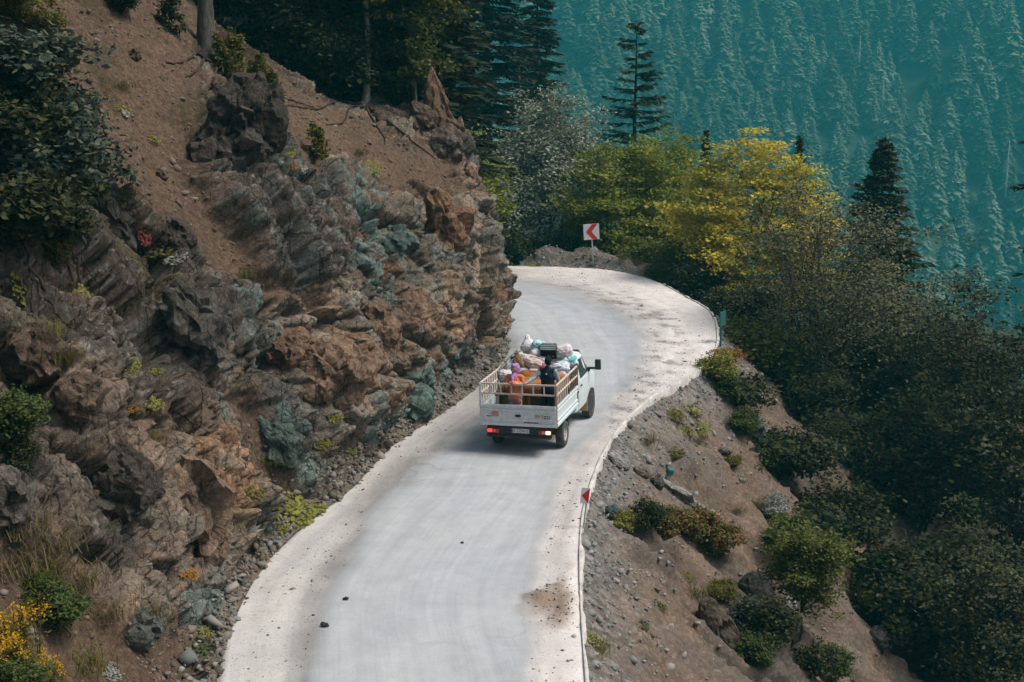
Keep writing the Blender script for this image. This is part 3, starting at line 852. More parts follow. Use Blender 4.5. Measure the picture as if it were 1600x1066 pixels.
grow('slope_tree', broadleaf_meshes('slope_c', H, 3.1, .6, 49, 420, 40, .16, .6, .36, 2, .12), p, 'dark bushy tree low on the slope between the grey tree and the right edge', 'tree', (BARK_D, L_DARK))
p, H = spot(1365, 46, 650)
grow('slope_tree', broadleaf_meshes('slope_d', H, 2.6, .4, 51, 360, 40, .16, .6, .34, 2, .12), p, 'dark bushy tree in the shade under the open grey-leaved tree', 'tree', (BARK_D, L_DARK))
p, H = spot(1560, 38, 800)
grow('slope_tree', broadleaf_meshes('slope_e', H, 2.4, .3, 53, 340, 40, .16, .6, .34, 2, .11), p, 'very dark shrub low on the slope near the bottom right corner', 'shrub', (BARK_D, L_DARK))
p, H = spot(1590, 35, 850)
grow('slope_tree', broadleaf_meshes('slope_f', H, 1.7, .2, 54, 300, 46, .13, .6, .30, 2, .10), p, 'grey-green shrub in the bottom right corner with pale leaf sprays', 'shrub', (BARK_D, L_DARKG))
p, H = spot(1250, 50, 570)
grow('slope_shrub', broadleaf_meshes('slope_g', H, 2.3, .2, 55, 360, 46, .15, .6, .32, 3, .09), p, 'dark green shrub below the foot of the open grey-leaved tree', 'shrub', (BARK_D, L_DARK))
p, H = spot(1190, 50, 505)
grow('slope_shrub', broadleaf_meshes('slope_h', H, 1.6, .1, 57, 240, 46, .15, .6, .30, 3, .08), p, 'mid-green shrub just below the teal sign panel at the bend', 'shrub', (BARK_D, L_HORN2))
p, H = spot(1165, 56, 440)
grow('slope_shrub', broadleaf_meshes('slope_i', H, 1.9, .1, 59, 260, 46, .15, .6, .32, 3, .08), p, 'dark shrub behind the teal sign panel under the yellow tree', 'shrub', (BARK_D, L_DARK))
p, H = spot(1150, 43, 605)
grow('slope_shrub', broadleaf_meshes('slope_j', H, 1.3, .1, 61, 190, 44, .15, .6, .28, 3, .06), p, 'leafy shrub at the upper edge of the bare earth slope', 'shrub', (BARK_D, L_DARK))
p, H = spot(1225, 41, 690)
grow('slope_shrub', broadleaf_meshes('slope_k', H, 1.6, .1, 63, 230, 44, .15, .6, .30, 3, .06), p, 'dark shrub at the middle of the boundary between bare earth and woods', 'shrub', (BARK_D, L_DARK))
p, H = spot(1320, 39, 790)
grow('slope_shrub', broadleaf_meshes('slope_l', H, 1.7, .1, 65, 240, 44, .15, .6, .30, 3, .06), p, 'dark shrub lower down where the bare earth runs into the woods', 'shrub', (BARK_D, L_DARK))
p, H = spot(1440, 37, 860)
grow('slope_shrub', broadleaf_meshes('slope_m', H, 1.8, .1, 67, 240, 44, .15, .6, .30, 3, .06), p, 'dark shrub left of the bottom right corner shrubs', 'shrub', (BARK_D, L_DARK))
for px, y, top, r_, sd, lab in [(1500, 60, 455, 3.0, 141, 'dusky tree behind the right-edge tree, filling the gap to the valley'), (1590, 57, 480, 2.8, 143, 'dusky tree at the right edge behind the leafy tree'), (1440, 54, 520, 2.6, 145, 'dusky tree between the two grey-leaved trees and the right edge'), (1335, 55, 470, 2.6, 147, 'dusky shrub behind the stems of the open grey-leaved tree')]:
    p, H = spot(px, y, top)
    grow('slope_tree', broadleaf_meshes('slope_fill%d' % sd, H, r_, .2, sd, 300, 36, .18, .6, .36, 2, .1), p, lab, 'tree', (BARK_D, L_DARKG))
# ---- row of bushes behind the gravel bank of the bend
for k, (px, y, top, r, mt, lab) in enumerate([
        (800, 69, 345, 1.5, L_DARK, 'dark green bush at the road edge beside the cliff nose'),
        (868, 70, 352, 1.7, L_DARKG, 'dusky bush at the foot of the silvery willow'),
        (1012, 66, 372, 1.5, L_HORN2, 'green bush right of the chevron sign behind the gravel bank'),
        (1058, 63, 385, 1.4, L_HORN2, 'green bush behind the right end of the gravel bank'),
        (1092, 60, 405, 1.3, L_DARK, 'dark bush behind the outer road edge under the yellow tree'),
        (930, 72, 345, 1.8, L_DARK, 'dark bush right behind the post of the chevron sign')]):
    p, H = spot(px, y, top)
    grow('roadside_bush', broadleaf_meshes('bush%d' % k, H, r, .1, 70 + k, 200, 44, .16, .5, .32, 3, .06), p, lab, 'bush', (BARK_D, mt))
# ---- wood on the cliff top (dark, dense)
crest = [conifer_meshes('crest%d' % k, 17, 3.2, 90 + k, .05, .40, 7, .36, 13, tl=.60, tw=.18, power=.6) for k in range(3)]
CREST = [(430, 47, 1.0, 'dark spruce on the cliff top, third trunk from the left of the wood'), (500, 46.5, 1.1, 'dark spruce at the middle of the wood on the cliff top'),
         (545, 48.5, 1.0, 'dark spruce left of the pale slender trunk on the cliff top'), (610, 49, 1.1, 'dark spruce right of the pale slender trunk on the cliff top'),
         (375, 48, 1.05, 'dark spruce on the cliff top right of the thick rooted trunk'), (465, 51, 1.2, 'dark spruce deep in the wood on the cliff top'),
         (330, 50, 1.2, 'dark spruce behind the thick rooted trunk'), (690, 50.5, .9, 'dark spruce behind the pointed rock on the cliff top'), (580, 52, 1.2, 'dark spruce far back in the wood behind the pale slender trunk')]
for k, (px, y, s, lab) in enumerate(CREST):
    p = at_depth(px, 400, y); p.z = drop(p.x, y) - .3
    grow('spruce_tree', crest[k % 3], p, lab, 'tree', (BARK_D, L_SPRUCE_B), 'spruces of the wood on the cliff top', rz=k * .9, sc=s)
fill = [broadleaf_meshes('under%d' % k, 4.2, 1.9, .1, 110 + k, 260, 44, .17, .7, .34, 3, .07) for k in range(2)]
for k, (px, y, s, lab) in enumerate([(445, 45.2, .8, 'dark undergrowth shrub at the left of the wood on the cliff top'), (520, 45.6, .85, 'dark undergrowth shrub at the middle of the wood on the cliff top'),
                                     (585, 46.6, .8, 'dark undergrowth shrub under the pale slender trunk'), (400, 46.5, .9, 'dark undergrowth shrub right of the thick rooted trunk'),
                                     (480, 48, 1.2, 'dark tall undergrowth deep in the wood on the cliff top'), (555, 49.5, 1.2, 'dark tall undergrowth behind the pale slender trunk'), (635, 48.5, .9, 'dark undergrowth shrub behind the rounded rocks of the cliff top')]):
    p = at_depth(px, 400, y); p.z = drop(p.x, y) - .2
    grow('undergrowth_shrub', fill[k % 2], p, lab, 'shrub', (BARK_D, L_DARK), 'undergrowth of the cliff-top wood', rz=k * 1.1, sc=s)
h = hit(655, 178)
hp = h[0] if h else at_depth(655, 178, 45)
p = Vector((at_depth(648, 170, 46.3).x, 46.3, 0)); p.z = drop(p.x, p.y) - .3
grow('leafy_tree', broadleaf_meshes('leafy', 9.5, 2.1, 1.2, 121, 420, 46, .15, .35, .34, 1, .11), p, 'olive leafy tree hanging over the rocks at the right end of the cliff top', 'tree', (BARK, L_HORN2))
# slender pale trunk and the thick rooted trunk
def bare_tree(name, px, py, rad, lab, mat, roots, seed, lean=.0, hh=11):
    rng = np.random.default_rng(seed)
    h = None
    while h is None: h = hit(px, py, ('cliff',)); py += 6
    p = h[0]
    root = empty(name, p); tag(root, lab, 'tree')
    zs = np.linspace(-.4, hh, 14)
    pts = np.stack([lean * zs + .05 * np.sin(zs * 1.1), .03 * np.cos(zs), zs], 1)
    flare = rad * (1 + .8 * np.exp(-np.clip(zs, 0, 9) * 2.2)) * (1 - .06 * np.clip(zs, 0, 9))
    s = Soup(); s.tube(pts, list(flare), 10)
    for k in range(12):
        z = rng.uniform(hh * .45, hh); a = rng.uniform(0, 6.28); L = rng.uniform(1.0, 2.2)
        q = np.array([lean * z, 0, z])
        s.tube(bezier3(q, q + np.array([math.cos(a) * L * .5, math.sin(a) * L * .5, .3]), q + np.array([math.cos(a) * L, math.sin(a) * L, -.1]), 5), [.04, .03, .02, .015, .008], 5)
    link('trunk', s.mesh(name, True), mat, root)
    cl = np.concatenate([np.array([[lean * z + rng.normal() * 1.0, rng.normal() * 1.0, z]]) for z in rng.uniform(hh * .5, hh + .8, 130)])
    V, F = scatter_leaves(rng, cl, 40, .36, .5, .16)
    link('crown', raw_mesh(name + '_crown', V, F), L_DARK, root)
    for (dx, dy, n, wig) in roots:                     # roots that creep over the bare soil
        pts = []
        for t in np.linspace(0, 1, n):
            qx_, qy_ = px + dx * t + wig * math.sin(t * 7 + seed) * 6, py + dy * t + wig * math.cos(t * 9) * 4
            g = hit(qx_, qy_, ('cliff',))
            if g is not None and (not pts or (g[0] - Vector(pts[-1]) - p).length < 1.6): pts.append(tuple(g[0] + g[1] * .03 - p))
        if len(pts) > 3:
            s = Soup(); s.tube(pts, list(np.linspace(max(.05, rad * .30), .015, len(pts))), 7); link('root', s.mesh(name + '_root', True), BARK_D, root)
    return root
bare_tree('rooted_tree', 322, 76, .21, 'thick grey trunk with bare roots at the top of the soil slope', BARK, [(-30, 45, 12, 1), (20, 60, 14, 1), (60, 40, 14, 1.3), (120, 70, 20, 1.2), (-60, 20, 10, 1), (90, 110, 20, 1.4), (170, 90, 22, 1.0)], 5, -.01)
bare_tree('slender_tree', 572, 118, .10, 'pale slender trunk standing in the dark wood on the cliff top', BARK_P, [(70, 60, 16, 1.2), (-60, 40, 14, 1.0), (110, 95, 20, 1.3), (30, 70, 14, 1.0), (-120, 10, 18, 1.2)], 9, .03)
# branch tips entering at the right edge belong to a spruce that stands outside
p, H = spot(1672, 44, -120)
grow('spruce_tree', conifer_meshes('spruce_out', H, 2.6, 131, .1, .7, 5, .2, 13, .1, tl=.36, tw=.11, power=.4), p, 'spruce outside the right edge, only the tips of its boughs in view', 'tree', (BARK_D, L_SPRUCE))

# ---------------------------------------------------------------- forest on the mountain
def far_spruce(seed, levels=18, per=11):
    rng = np.random.default_rng(seed); s = Soup()
    s.tube([(0, 0, -2), (0, 0, 12), (0, 0, 24)], [.35, .25, .05], 4)
    zc_ = np.linspace(1.5, 23.5, 15); s.tube([(0, 0, z) for z in zc_], [max(.03, 3.6 * (1 - (z - 1.5) / 22.2) ** .8 * rng.uniform(.75, 1.1)) for z in zc_], 9)
    for k in range(levels):
        f = k / levels; z = 3 + 20.5 * f; Rk = 5.4 * (1 - f) ** .72 * rng.uniform(.85, 1.15) + .25
        for q in range(per):
            a = 2 * math.pi * (q + rng.uniform(-.3, .3)) / per + k * .7; L = Rk * rng.uniform(.55, 1.2); w = L * .25; dr = rng.uniform(.35, .85)
            o = np.array([math.cos(a), math.sin(a), 0]); b = np.array([-o[1], o[0], 0]); c0 = np.array([0, 0, z + rng.uniform(-.4, .4)])
            V = [c0 + np.array([0, 0, .6]), c0 + o * L * .62 + b * w - np.array([0, 0, .34 * L]), c0 + o * L - np.array([0, 0, dr * L]), c0 + o * L * .62 - b * w - np.array([0, 0, .34 * L])]
            s.add(V, [(0, 1, 2, 3)])
    return s
def far_broad(seed):
    rng = np.random.default_rng(seed); s = Soup()
    s.tube([(0, 0, -2), (0, 0, 10)], [.35, .15], 4)
    c = unit(rng.normal(size=(45, 3))) * rng.uniform(.5, 1, (45, 1)) * np.array([4.2, 4.2, 5]) + np.array([0, 0, 9])
    V, F = scatter_leaves(rng, c, 6, .9, .5, 1.5, .7); s.add(V, F)
    return s
def far_snag(seed):
    rng = np.random.default_rng(seed); s = Soup()
    s.tube([(0, 0, -2), (0, 0, 12), (0, 0, 25)], [.5, .38, .08], 5)
    for k in range(70):
        z = rng.uniform(4, 23); a = rng.uniform(0, 6.28); L = (25 - z) * .13 * rng.uniform(.6, 1.3) + .4
        s.tube([(0, 0, z), (math.cos(a) * L, math.sin(a) * L, z - L * .45)], [.13, .05], 3)
    return s
M_FAR = mat_leaf('distant_spruce', [(.070, .095, .065), (.10, .125, .085), (.14, .16, .11)], .25, .8, patch=.01, patch_col=(.05, .075, .04), spec=.1)
nt, lk, b = nodes_of(M_FAR)
oi = nt.new('ShaderNodeObjectInfo')
src = b.inputs['Base Color'].links[0].from_socket
lk.new(mix(nt, lk, 1.0, src, ramp(nt, lk, oi.outputs['Random'], [(0., .55), (1., 1.45)]), 'MULTIPLY'), b.inputs['Base Color'])
M_SNAG = new_mat('bleached_dead_wood', (.36, .33, .33), .9, .1)
M_FARB = mat_leaf('distant_pale_leaves', [(.12, .16, .05), (.17, .21, .07), (.22, .25, .09)], .2)
farm = [far_spruce(200 + k, 34 + k % 3, 15 + k % 2) for k in range(6)]
far_me = []
for k, s in enumerate(farm):
    m_ = s.mesh('far_spruce%d' % k); m_.materials.append(M_FAR); far_me.append(m_)
rng = np.random.default_rng(77)
n_try = 9000
xs = rng.uniform(-60, 400, n_try); ys_ = rng.uniform(505, 770, n_try)
keep = []
cell = {}
for i in range(n_try):                                   # keep a natural spacing
    key = (int(xs[i] // 12.2), int(ys_[i] // 12.2)); ok = True
    for dx in (-1, 0, 1):
        for dy in (-1, 0, 1):
            for j in cell.get((key[0] + dx, key[1] + dy), ()):
                if (xs[i] - xs[j]) ** 2 + (ys_[i] - ys_[j]) ** 2 < (9.6 + 2.2 * math.sin(xs[i] * .07) * math.cos(ys_[i] * .09)) ** 2: ok = False
    if ok: cell.setdefault(key, []).append(i); keep.append(i)
keep = np.array(keep)
_qx, _qy = project(np.stack([xs[keep], ys_[keep], mountain_z(xs[keep], ys_[keep]) + 12], -1))
keep = keep[(_qx > 660) & (_qx < 1790) & (_qy > -110) & (_qy < 560)]
tx, ty = xs[keep], ys_[keep]; tz = mountain_z(tx, ty)
tsc = np.clip(rng.normal(1.08, .24, len(tx)), .55, 1.6)
ppx, ppy = project(np.stack([tx, ty, tz + 20], -1))
inview = (ppx > 850) & (ppx < 1600) & (ppy > 5) & (ppy < 430)
size = tsc / ty * np.where(inview, 1, 0)
# front-most and largest 300 become individual trees
order = np.argsort(-size)
single = set(order[:290].tolist())
mass = Soup()
for i in range(len(tx)):
    rz_ = rng.uniform(0, 6.28); s = tsc[i]; tall = s * rng.uniform(.85, 1.1)
    if i in single:
        o = bpy.data.objects.new('distant_spruce', far_me[i % 6]); COL.objects.link(o)
        o.location = (tx[i], ty[i], tz[i]); o.rotation_euler = (0, 0, rz_); o.scale = (s * 1.3, s * 1.3, tall * .92)
        tag(o, 'hazy spruce in the dense forest on the mountain across the valley', 'tree', 'spruces on the mountain across the valley')
    else:
        f = farm[i % 6]; V = np.concatenate(f.V); F = np.concatenate(f.F)
        c_, s_ = math.cos(rz_), math.sin(rz_)
        V2 = np.stack([(V[:, 0] * c_ - V[:, 1] * s_) * s * 1.3 + tx[i], (V[:, 0] * s_ + V[:, 1] * c_) * s * 1.3 + ty[i], V[:, 2] * tall * .92 + tz[i]], 1)
        mass.add(V2, F)
fo = link('forest', mass.mesh('forest'), M_FAR)
tag(fo, 'dense hazy spruce forest covering the mountain across the valley', 'forest', kind='stuff')
def far_spot(px, py):
    best = None
    for yy in np.linspace(505, 780, 276):
        p = at_depth(px, py, yy)
        z = float(mountain_z(np.array([p.x]), np.array([yy]))[0])
        if p.z <= z: return Vector((p.x, yy, z))
    return Vector((p.x, yy, z))
snag = far_snag(300).mesh('snag'); snag.materials.append(M_SNAG)
for px, py, s, lab in [(1337, 122, 1.0, 'pale bleached dead spruce high on the mountain, most prominent of the dead trees'), (1565, 290, 1.0, 'pale dead spruce on the mountain near the right edge'),
                       (1166, 205, .7, 'small grey dead spruce on the mountain above the yellow tree'), (1374, 165, .75, 'thin dead spruce just below and right of the most prominent dead tree'), (1332, 30, .9, 'dead spruce at the upper edge of the picture')]:
    p = far_spot(px, py); p.y -= 5
    o = bpy.data.objects.new('dead_spruce', snag); COL.objects.link(o); o.location = p; o.scale = (s, s, s); o.location.z = float(mountain_z(np.array([p.x]), np.array([p.y]))[0])
    o.rotation_euler = (0, 0, px); tag(o, lab, 'tree')
fb = far_broad(310).mesh('far_broad'); fb.materials.append(M_FARB)
for px, py, s, lab in [(1487, 285, .75, 'pale green round-crowned tree among the spruces on the mountain'), (1512, 310, .5, 'smaller pale green tree below the round-crowned one on the mountain')]:
    p = far_spot(px, py); p.y -= 7
    o = bpy.data.objects.new('distant_broadleaf', fb); COL.objects.link(o); o.location = p; o.scale = (s, s, s * 1.2); o.location.z = float(mountain_z(np.array([p.x]), np.array([p.y]))[0])
    tag(o, lab, 'tree')
# ================================================================== THE LOADED PICKUP
TY = 16.0
truck_loc = Vector((.19, 32.02, 0))
TM = Matrix.Translation(truck_loc) @ Matrix.Rotation(R(-TY), 4, 'Z') @ Matrix.Rotation(R(-1.6), 4, 'Y')
def in_truck(name, loc, label, cat, group=None, rz=0.0):
    """a thing that rides on the truck: own top-level Empty, placed in the truck's frame"""
    o = empty(name); o.matrix_world = TM @ Matrix.Translation(Vector(loc)) @ Matrix.Rotation(rz, 4, 'Z')
    return tag(o, label, cat, group)
P_WHITE = mat_painted('aged_white_paint', (.58, .66, .67), .38, (.33, .27, .21), .4)
P_GATE = mat_painted('scuffed_white_paint', (.60, .63, .62), .5, (.30, .24, .19), .55, scale=9)
P_RAIL = mat_painted('chipped_cream_rail', (.60, .54, .47), .55, (.26, .13, .07), .75, scale=14)
P_RUST = mat_painted('rusty_post', (.42, .24, .15), .7, (.20, .09, .05), .8, scale=12)
P_BLACK = mat_painted('dusty_black', (.018, .018, .02), .6, (.12, .10, .09), .3)
P_PLASTIC = mat_painted('black_plastic', (.02, .024, .026), .45, (.10, .09, .08), .2)
P_RUBBER = mat_painted('dusty_rubber', (.045, .043, .042), .85, (.22, .19, .16), .5, spec=.2)
P_RIM = mat_painted('dull_steel_rim', (.36, .36, .36), .5, (.2, .17, .14), .5)
P_TAN = mat_painted('mud_tan', (.40, .29, .16), .8, (.25, .18, .11), .4)
P_WOOD = mat_painted('grey_wood', (.20, .15, .10), .8, (.10, .07, .05), .6, scale=10)
P_GLASS = new_mat('tinted_glass', (.05, .07, .07), .08, .6); 
P_PLATE = mat_painted('plate_white', (.62, .62, .60), .4, (.3, .27, .22), .4)
P_BLUE = new_mat('plate_blue', (.02, .08, .30), .4)
P_INK = new_mat('dark_print', (.02, .02, .025), .6)
P_RED_T = new_mat('faded_red_print', (.55, .22, .17), .6)
P_LAMP_RED = new_mat('red_lamp_lens', (.45, .015, .015), .2, .5)
P_LAMP_CLEAR = new_mat('clear_lamp_lens', (.35, .30, .28), .2, .5)
def mat_lit(name, col, e):
    m = new_mat(name, col, .3, .4); b = m.node_tree.nodes['Principled BSDF']
    b.inputs['Emission Color'].default_value = (*col, 1); b.inputs['Emission Strength'].default_value = e
    return m
P_LIT_RED = mat_lit('lit_red_lamp', (1.0, .03, .02), 1.0)
P_LIT_WARM = mat_lit('lit_orange_lamp', (1.0, .42, .16), 2.8)

truck = empty('pickup_truck'); truck.matrix_world = TM
tag(truck, 'white dropside pickup truck loaded with cattle, people and bundles on the road', 'truck')
def part(name, fn, mat, parent=truck, smooth=False, bevel=0.0):
    bm = bmesh.new(); fn(bm)
    o = link(name, bm_mesh(name, bm, smooth), mat, parent)
    if bevel:
        md = o.modifiers.new('bevel', 'BEVEL'); md.width = bevel; md.segments = 2; md.limit_method = 'ANGLE'
    return o
BL, HW = 2.36, 1.02              # bed length, half width
def ridged(bm, along, z0, z1, length, thick, at, outward):
    """a pressed-steel drop side: a panel with raised bands. along 0 = x (tailgate), 1 = y (side)"""
    def bx(zc, h, proud, ln):
        if along == 0: add_box(bm, (0, at + outward * (proud / 2), zc), (ln, thick + proud, h), bevel=.006)
        else: add_box(bm, (at + outward * (proud / 2), length / 2, zc), (thick + proud, ln, h), bevel=.006)
    Hh = z1 - z0
    bx((z0 + z1) / 2, Hh, 0, length)
    bx(z1 - .035, .07, .022, length - .01)
    bx(z1 - .145, .05, .016, length - .06)
    bx(z0 + .16, .05, .018, length - .06)
    bx(z0 + .035, .07, .024, length - .01)
part('bed_floor', lambda bm: (add_box(bm, (0, BL / 2, .855), (2 * HW - .06, BL, .05)), [add_box(bm, (0, y, .81), (1.9, .06, .05)) for y in (.25, .8, 1.4, 2.0)]), P_BLACK)
gate = part('tailgate', lambda bm: ridged(bm, 0, .80, 1.36, 2 * HW, .035, 0, -1), P_GATE)
for sx in (-1, 1):
    sdp = part('side_panel', lambda bm: ridged(bm, 1, .82, 1.37, BL - .04, .035, sx * HW, sx), P_WHITE)
    part('latch', lambda bm: (add_box(bm, (sx * (HW + .03), BL - .08, 1.12), (.03, .025, .26), bevel=.006), add_box(bm, (sx * (HW + .045), BL - .08, 1.2), (.04, .03, .04))), P_BLACK, sdp)
    part('corner_post', lambda bm: add_box(bm, (sx * (HW - .005), .02, 1.34), (.055, .055, 1.12), bevel=.008), P_RUST if sx > 0 else P_GATE)
    part('front_post', lambda bm: add_box(bm, (sx * (HW - .005), BL + .02, 1.38), (.055, .05, 1.2), bevel=.008), P_WOOD)
# ladder frames above the panels
ZT, ZM = 1.90, 1.64
rear = part('rear_rail', lambda bm: [add_box(bm, (0, .02, z), (2 * HW - .06, .038, .042), bevel=.006) for z in (ZT, ZM)], P_RAIL)
for k in range(7):
    x = -HW + .29 * (k + .93)
    part('slat', lambda bm: add_box(bm, (x, .022, (ZT + ZM) / 2), (.034, .028, ZT - ZM - .042)), P_RAIL, rear)
for sx in (-1, 1):
    sr = part('side_rail', lambda bm: [add_box(bm, (sx * (HW - .005), BL / 2 + .02, z), (.038, BL - .06, .042), bevel=.006) for z in (ZT, ZM)], P_RAIL)
    for k in range(11):
        y = .22 + k * .20
        part('slat', lambda bm: add_box(bm, (sx * (HW - .006), y, (ZT + 1.37) / 2), (.026, .045, ZT - 1.37 - .03)), P_RAIL if k < 7 else P_WOOD, sr)
part('headboard', lambda bm: [add_box(bm, (0, BL + .02, z), (2 * HW - .08, .03, .17), bevel=.005) for z in (.97, 1.16, 1.35, 1.54, 1.73)], P_WOOD)
# cargo box across the front of the bed carries the bundles
box = part('cargo_box', lambda bm: [add_box(bm, (0, 1.72, z), (1.9, .035, .20), bevel=.006) for z in (.99, 1.2, 1.41)] + [add_box(bm, (0, 2.03, 1.53), (1.92, .66, .035), bevel=.006)], P_WOOD)
# marks on the tailgate
def lettering(name, txt, size, loc, mat, parent, rot=(math.pi / 2, 0, 0), align='CENTER'):
    cu = bpy.data.curves.new(name, 'FONT'); cu.body = txt; cu.size = size; cu.align_x = align; cu.align_y = 'CENTER'; cu.extrude = .001; cu.resolution_u = 3
    tmp = bpy.data.objects.new('tmp', cu); COL.objects.link(tmp)
    me = bpy.data.meshes.new_from_object(tmp.evaluated_get(bpy.context.evaluated_depsgraph_get()))
    bpy.data.objects.remove(tmp)
    o = link(name, me, mat, parent, loc); o.rotation_euler = rot
    return o
def emblem(bm):
    r = bmesh.ops.create_cone(bm, cap_ends=True, segments=28, radius1=.5, radius2=.5, depth=.012)
    bmesh.ops.scale(bm, vec=(.17, .072, 1), verts=r['verts']); bmesh.ops.rotate(bm, cent=(0, 0, 0), matrix=Matrix.Rotation(math.pi / 2, 3, 'X'), verts=r['verts'])
    bmesh.ops.translate(bm, vec=(0, -.026, 1.075), verts=r['verts'])
part('emblem', emblem, P_INK, gate)
part('sticker', lambda bm: [add_box(bm, (-.62, -.0215, 1.055 + .027 * k), (.20 - .02 * (k % 2), .006, .02)) for k in range(5)], P_RED_T, gate)
part('lettering', lambda bm: add_box(bm, (-.79, -.0215, 1.04), (.13, .006, .018)), P_INK, gate)
part('lettering', lambda bm: [add_box(bm, (x, -.0215, 1.045 + .035 * k), (w, .006, .017)) for k in range(3) for x, w in ((.52, .13), (.645, .05))], P_RUST, gate)
part('lettering', lambda bm: [add_box(bm, (x, -.0215, 1.035 + .05 * k), (w, .006, .024)) for k in range(2) for x, w in ((.72, .06), (.79, .05), (.85, .03))], P_INK, gate)
part('scuff', lambda bm: [add_box(bm, (.35, -.0225, .905), (.40, .004, .022)), add_box(bm, (-.93, -.031, 1.315), (.17, .004, .03)), add_box(bm, (.92, -.031, 1.315), (.14, .004, .026))], P_BLACK, gate)
# chassis and rear end
part('chassis', lambda bm: ([add_box(bm, (sx * .40, 2.4, .62), (.09, 4.4, .16)) for sx in (-1, 1)] + [add_box(bm, (0, y, .62), (.8, .08, .12)) for y in (.2, 1.6, 2.9)] + [add_box(bm, (0, 1.12, .36), (1.5, .12, .12)), add_box(bm, (0, .9, .60), (1.5, .9, .18)), add_box(bm, (0, 1.4, .56), (.6, .9, .3))]), P_BLACK)
def drum(bm, x, y, z, r, w, seg=20):
    q = bmesh.ops.create_cone(bm, cap_ends=True, segments=seg, radius1=r, radius2=r, depth=w)
    bmesh.ops.rotate(bm, cent=(0, 0, 0), matrix=Matrix.Rotation(math.pi / 2, 3, 'Y'), verts=q['verts']); bmesh.ops.translate(bm, vec=(x, y, z), verts=q['verts'])
bumper = part('rear_bumper', lambda bm: (add_box(bm, (0, .09, .635), (1.74, .07, .26), bevel=.012), add_box(bm, (0, .03, .50), (1.72, .05, .05), bevel=.01), [add_box(bm, (x, .06, .775), (.04, .04, .05)) for x in (-.34, .43)]), P_BLACK)
plate = part('number_plate', lambda bm: add_box(bm, (.03, .045, .655), (.50, .012, .115), bevel=.004), P_PLATE)
part('country_band', lambda bm: add_box(bm, (-.197, .0385, .655), (.045, .004, .105)), P_BLUE, plate)
lettering('lettering', '05 CDN 52', .105, (.05, .036, .655), P_INK, plate)
for sx in (-1, 1):
    tl = part('tail_light', lambda bm: add_box(bm, (sx * .70, .045, .64), (.33, .05, .115), bevel=.012), P_LAMP_RED)
    part('lamp', lambda bm: add_box(bm, (sx * .785, .012, .645), (.115, .03, .085), bevel=.014), P_LIT_WARM if sx > 0 else P_LIT_RED, tl)
    part('reverse_lamp', lambda bm: add_box(bm, (sx * .655, .014, .645), (.07, .022, .075), bevel=.01), P_LAMP_CLEAR, tl)
# wheels
def lathe_x(bm, prof, seg=32):
    rings = []
    for k in range(seg):
        a = 2 * math.pi * k / seg
        rings.append([bm.verts.new((x, r * math.cos(a), r * math.sin(a))) for x, r in prof])
    for k in range(seg):
        A, B = rings[k], rings[(k + 1) % seg]
        for j in range(len(prof) - 1): bm.faces.new((A[j], A[j + 1], B[j + 1], B[j]))
for sx in (-1, 1):
    for y in (1.12, 4.28):
        w = empty('wheel', (sx * .88, y, .345), parent=truck)
        if y > 3: w.rotation_euler = (0, 0, R(-5))
        bm = bmesh.new(); lathe_x(bm, [(-.10, .20), (-.112, .26), (-.105, .325), (-.08, .345), (.08, .345), (.105, .325), (.112, .26), (.10, .20), (-.10, .20)]); link('tyre', bm_mesh('tyre', bm, True), P_RUBBER, w)
        bm = bmesh.new(); lathe_x(bm, [(sx * .02, .0), (sx * .05, .05), (sx * .055, .085), (sx * .03, .10), (sx * .04, .155), (sx * .075, .185), (sx * .105, .215), (sx * .09, .205), (-sx * .09, .205)])
        for k in range(5):
            a = 2 * math.pi * k / 5; drum(bm, sx * .05, .075 * math.cos(a), .075 * math.sin(a), .014, .03, 6)
        for k in range(10):
            a = 2 * math.pi * k / 10; add_box(bm, (sx * .062, .155 * math.cos(a), .155 * math.sin(a)), (.012, .03, .03))
        link('rim', bm_mesh('rim', bm, True), P_RIM, w)
    part('mud_flap', lambda bm: (add_box(bm, (sx * .86, 3.80, .48), (.24, .03, .42), bevel=.008),), P_TAN)
    part('mudguard', lambda bm: [add_box(bm, (sx * .86, 1.12 + .40 * math.cos(a), .36 + .40 * math.sin(a)), (.24, .14, .012), rot=Matrix.Rotation(-(math.pi / 2 - a), 3, 'X') if False else Matrix.Rotation(a - math.pi / 2, 3, 'X')) for a in np.linspace(.35, math.pi - .35, 9)], P_BLACK)
# cab: lofted through cross-sections
st = [  # y, z floor, z belt, z top, half width floor, belt, top
    (2.46, .50, 1.40, 2.02, .93, .985, .86), (2.60, .48, 1.40, 2.07, .94, .995, .87), (3.35, .46, 1.39, 2.08, .94, .995, .86), (3.72, .46, 1.37, 2.02, .94, .99, .82),
    (4.12, .46, 1.35, 1.72, .93, .985, .82), (4.52, .50, 1.30, 1.36, .92, .97, .80), (4.86, .50, 1.16, 1.22, .90, .94, .74), (5.08, .46, .98, 1.02, .86, .88, .66), (5.18, .42, .72, .78, .76, .78, .5)]
def cab_mesh(bm):
    rings = []
    for (y, zf, zb, zt, wf, wb, wt) in st:
        half = [(0, zf), (wf * .8, zf), (wf, zf + .06), (wb, zf + (zb - zf) * .55), (wb, zb), (wb - .015, zb + (zt - zb) * .12), (wt + .02, zt - (zt - zb) * .16), (wt - .06, zt - .012), (wt * .5, zt + .025), (0, zt + .035)]
        ring = [(x, z) for x, z in half] + [(-x, z) for x, z in half[-2:0:-1]]
        rings.append([bm.verts.new((x, y, z)) for x, z in ring])
    n = len(rings[0])
    for a, b2 in zip(rings[:-1], rings[1:]):
        for k in range(n): bm.faces.new((a[k], a[(k + 1) % n], b2[(k + 1) % n], b2[k]))
    bm.faces.new(rings[0]); bm.faces.new(rings[-1][::-1])
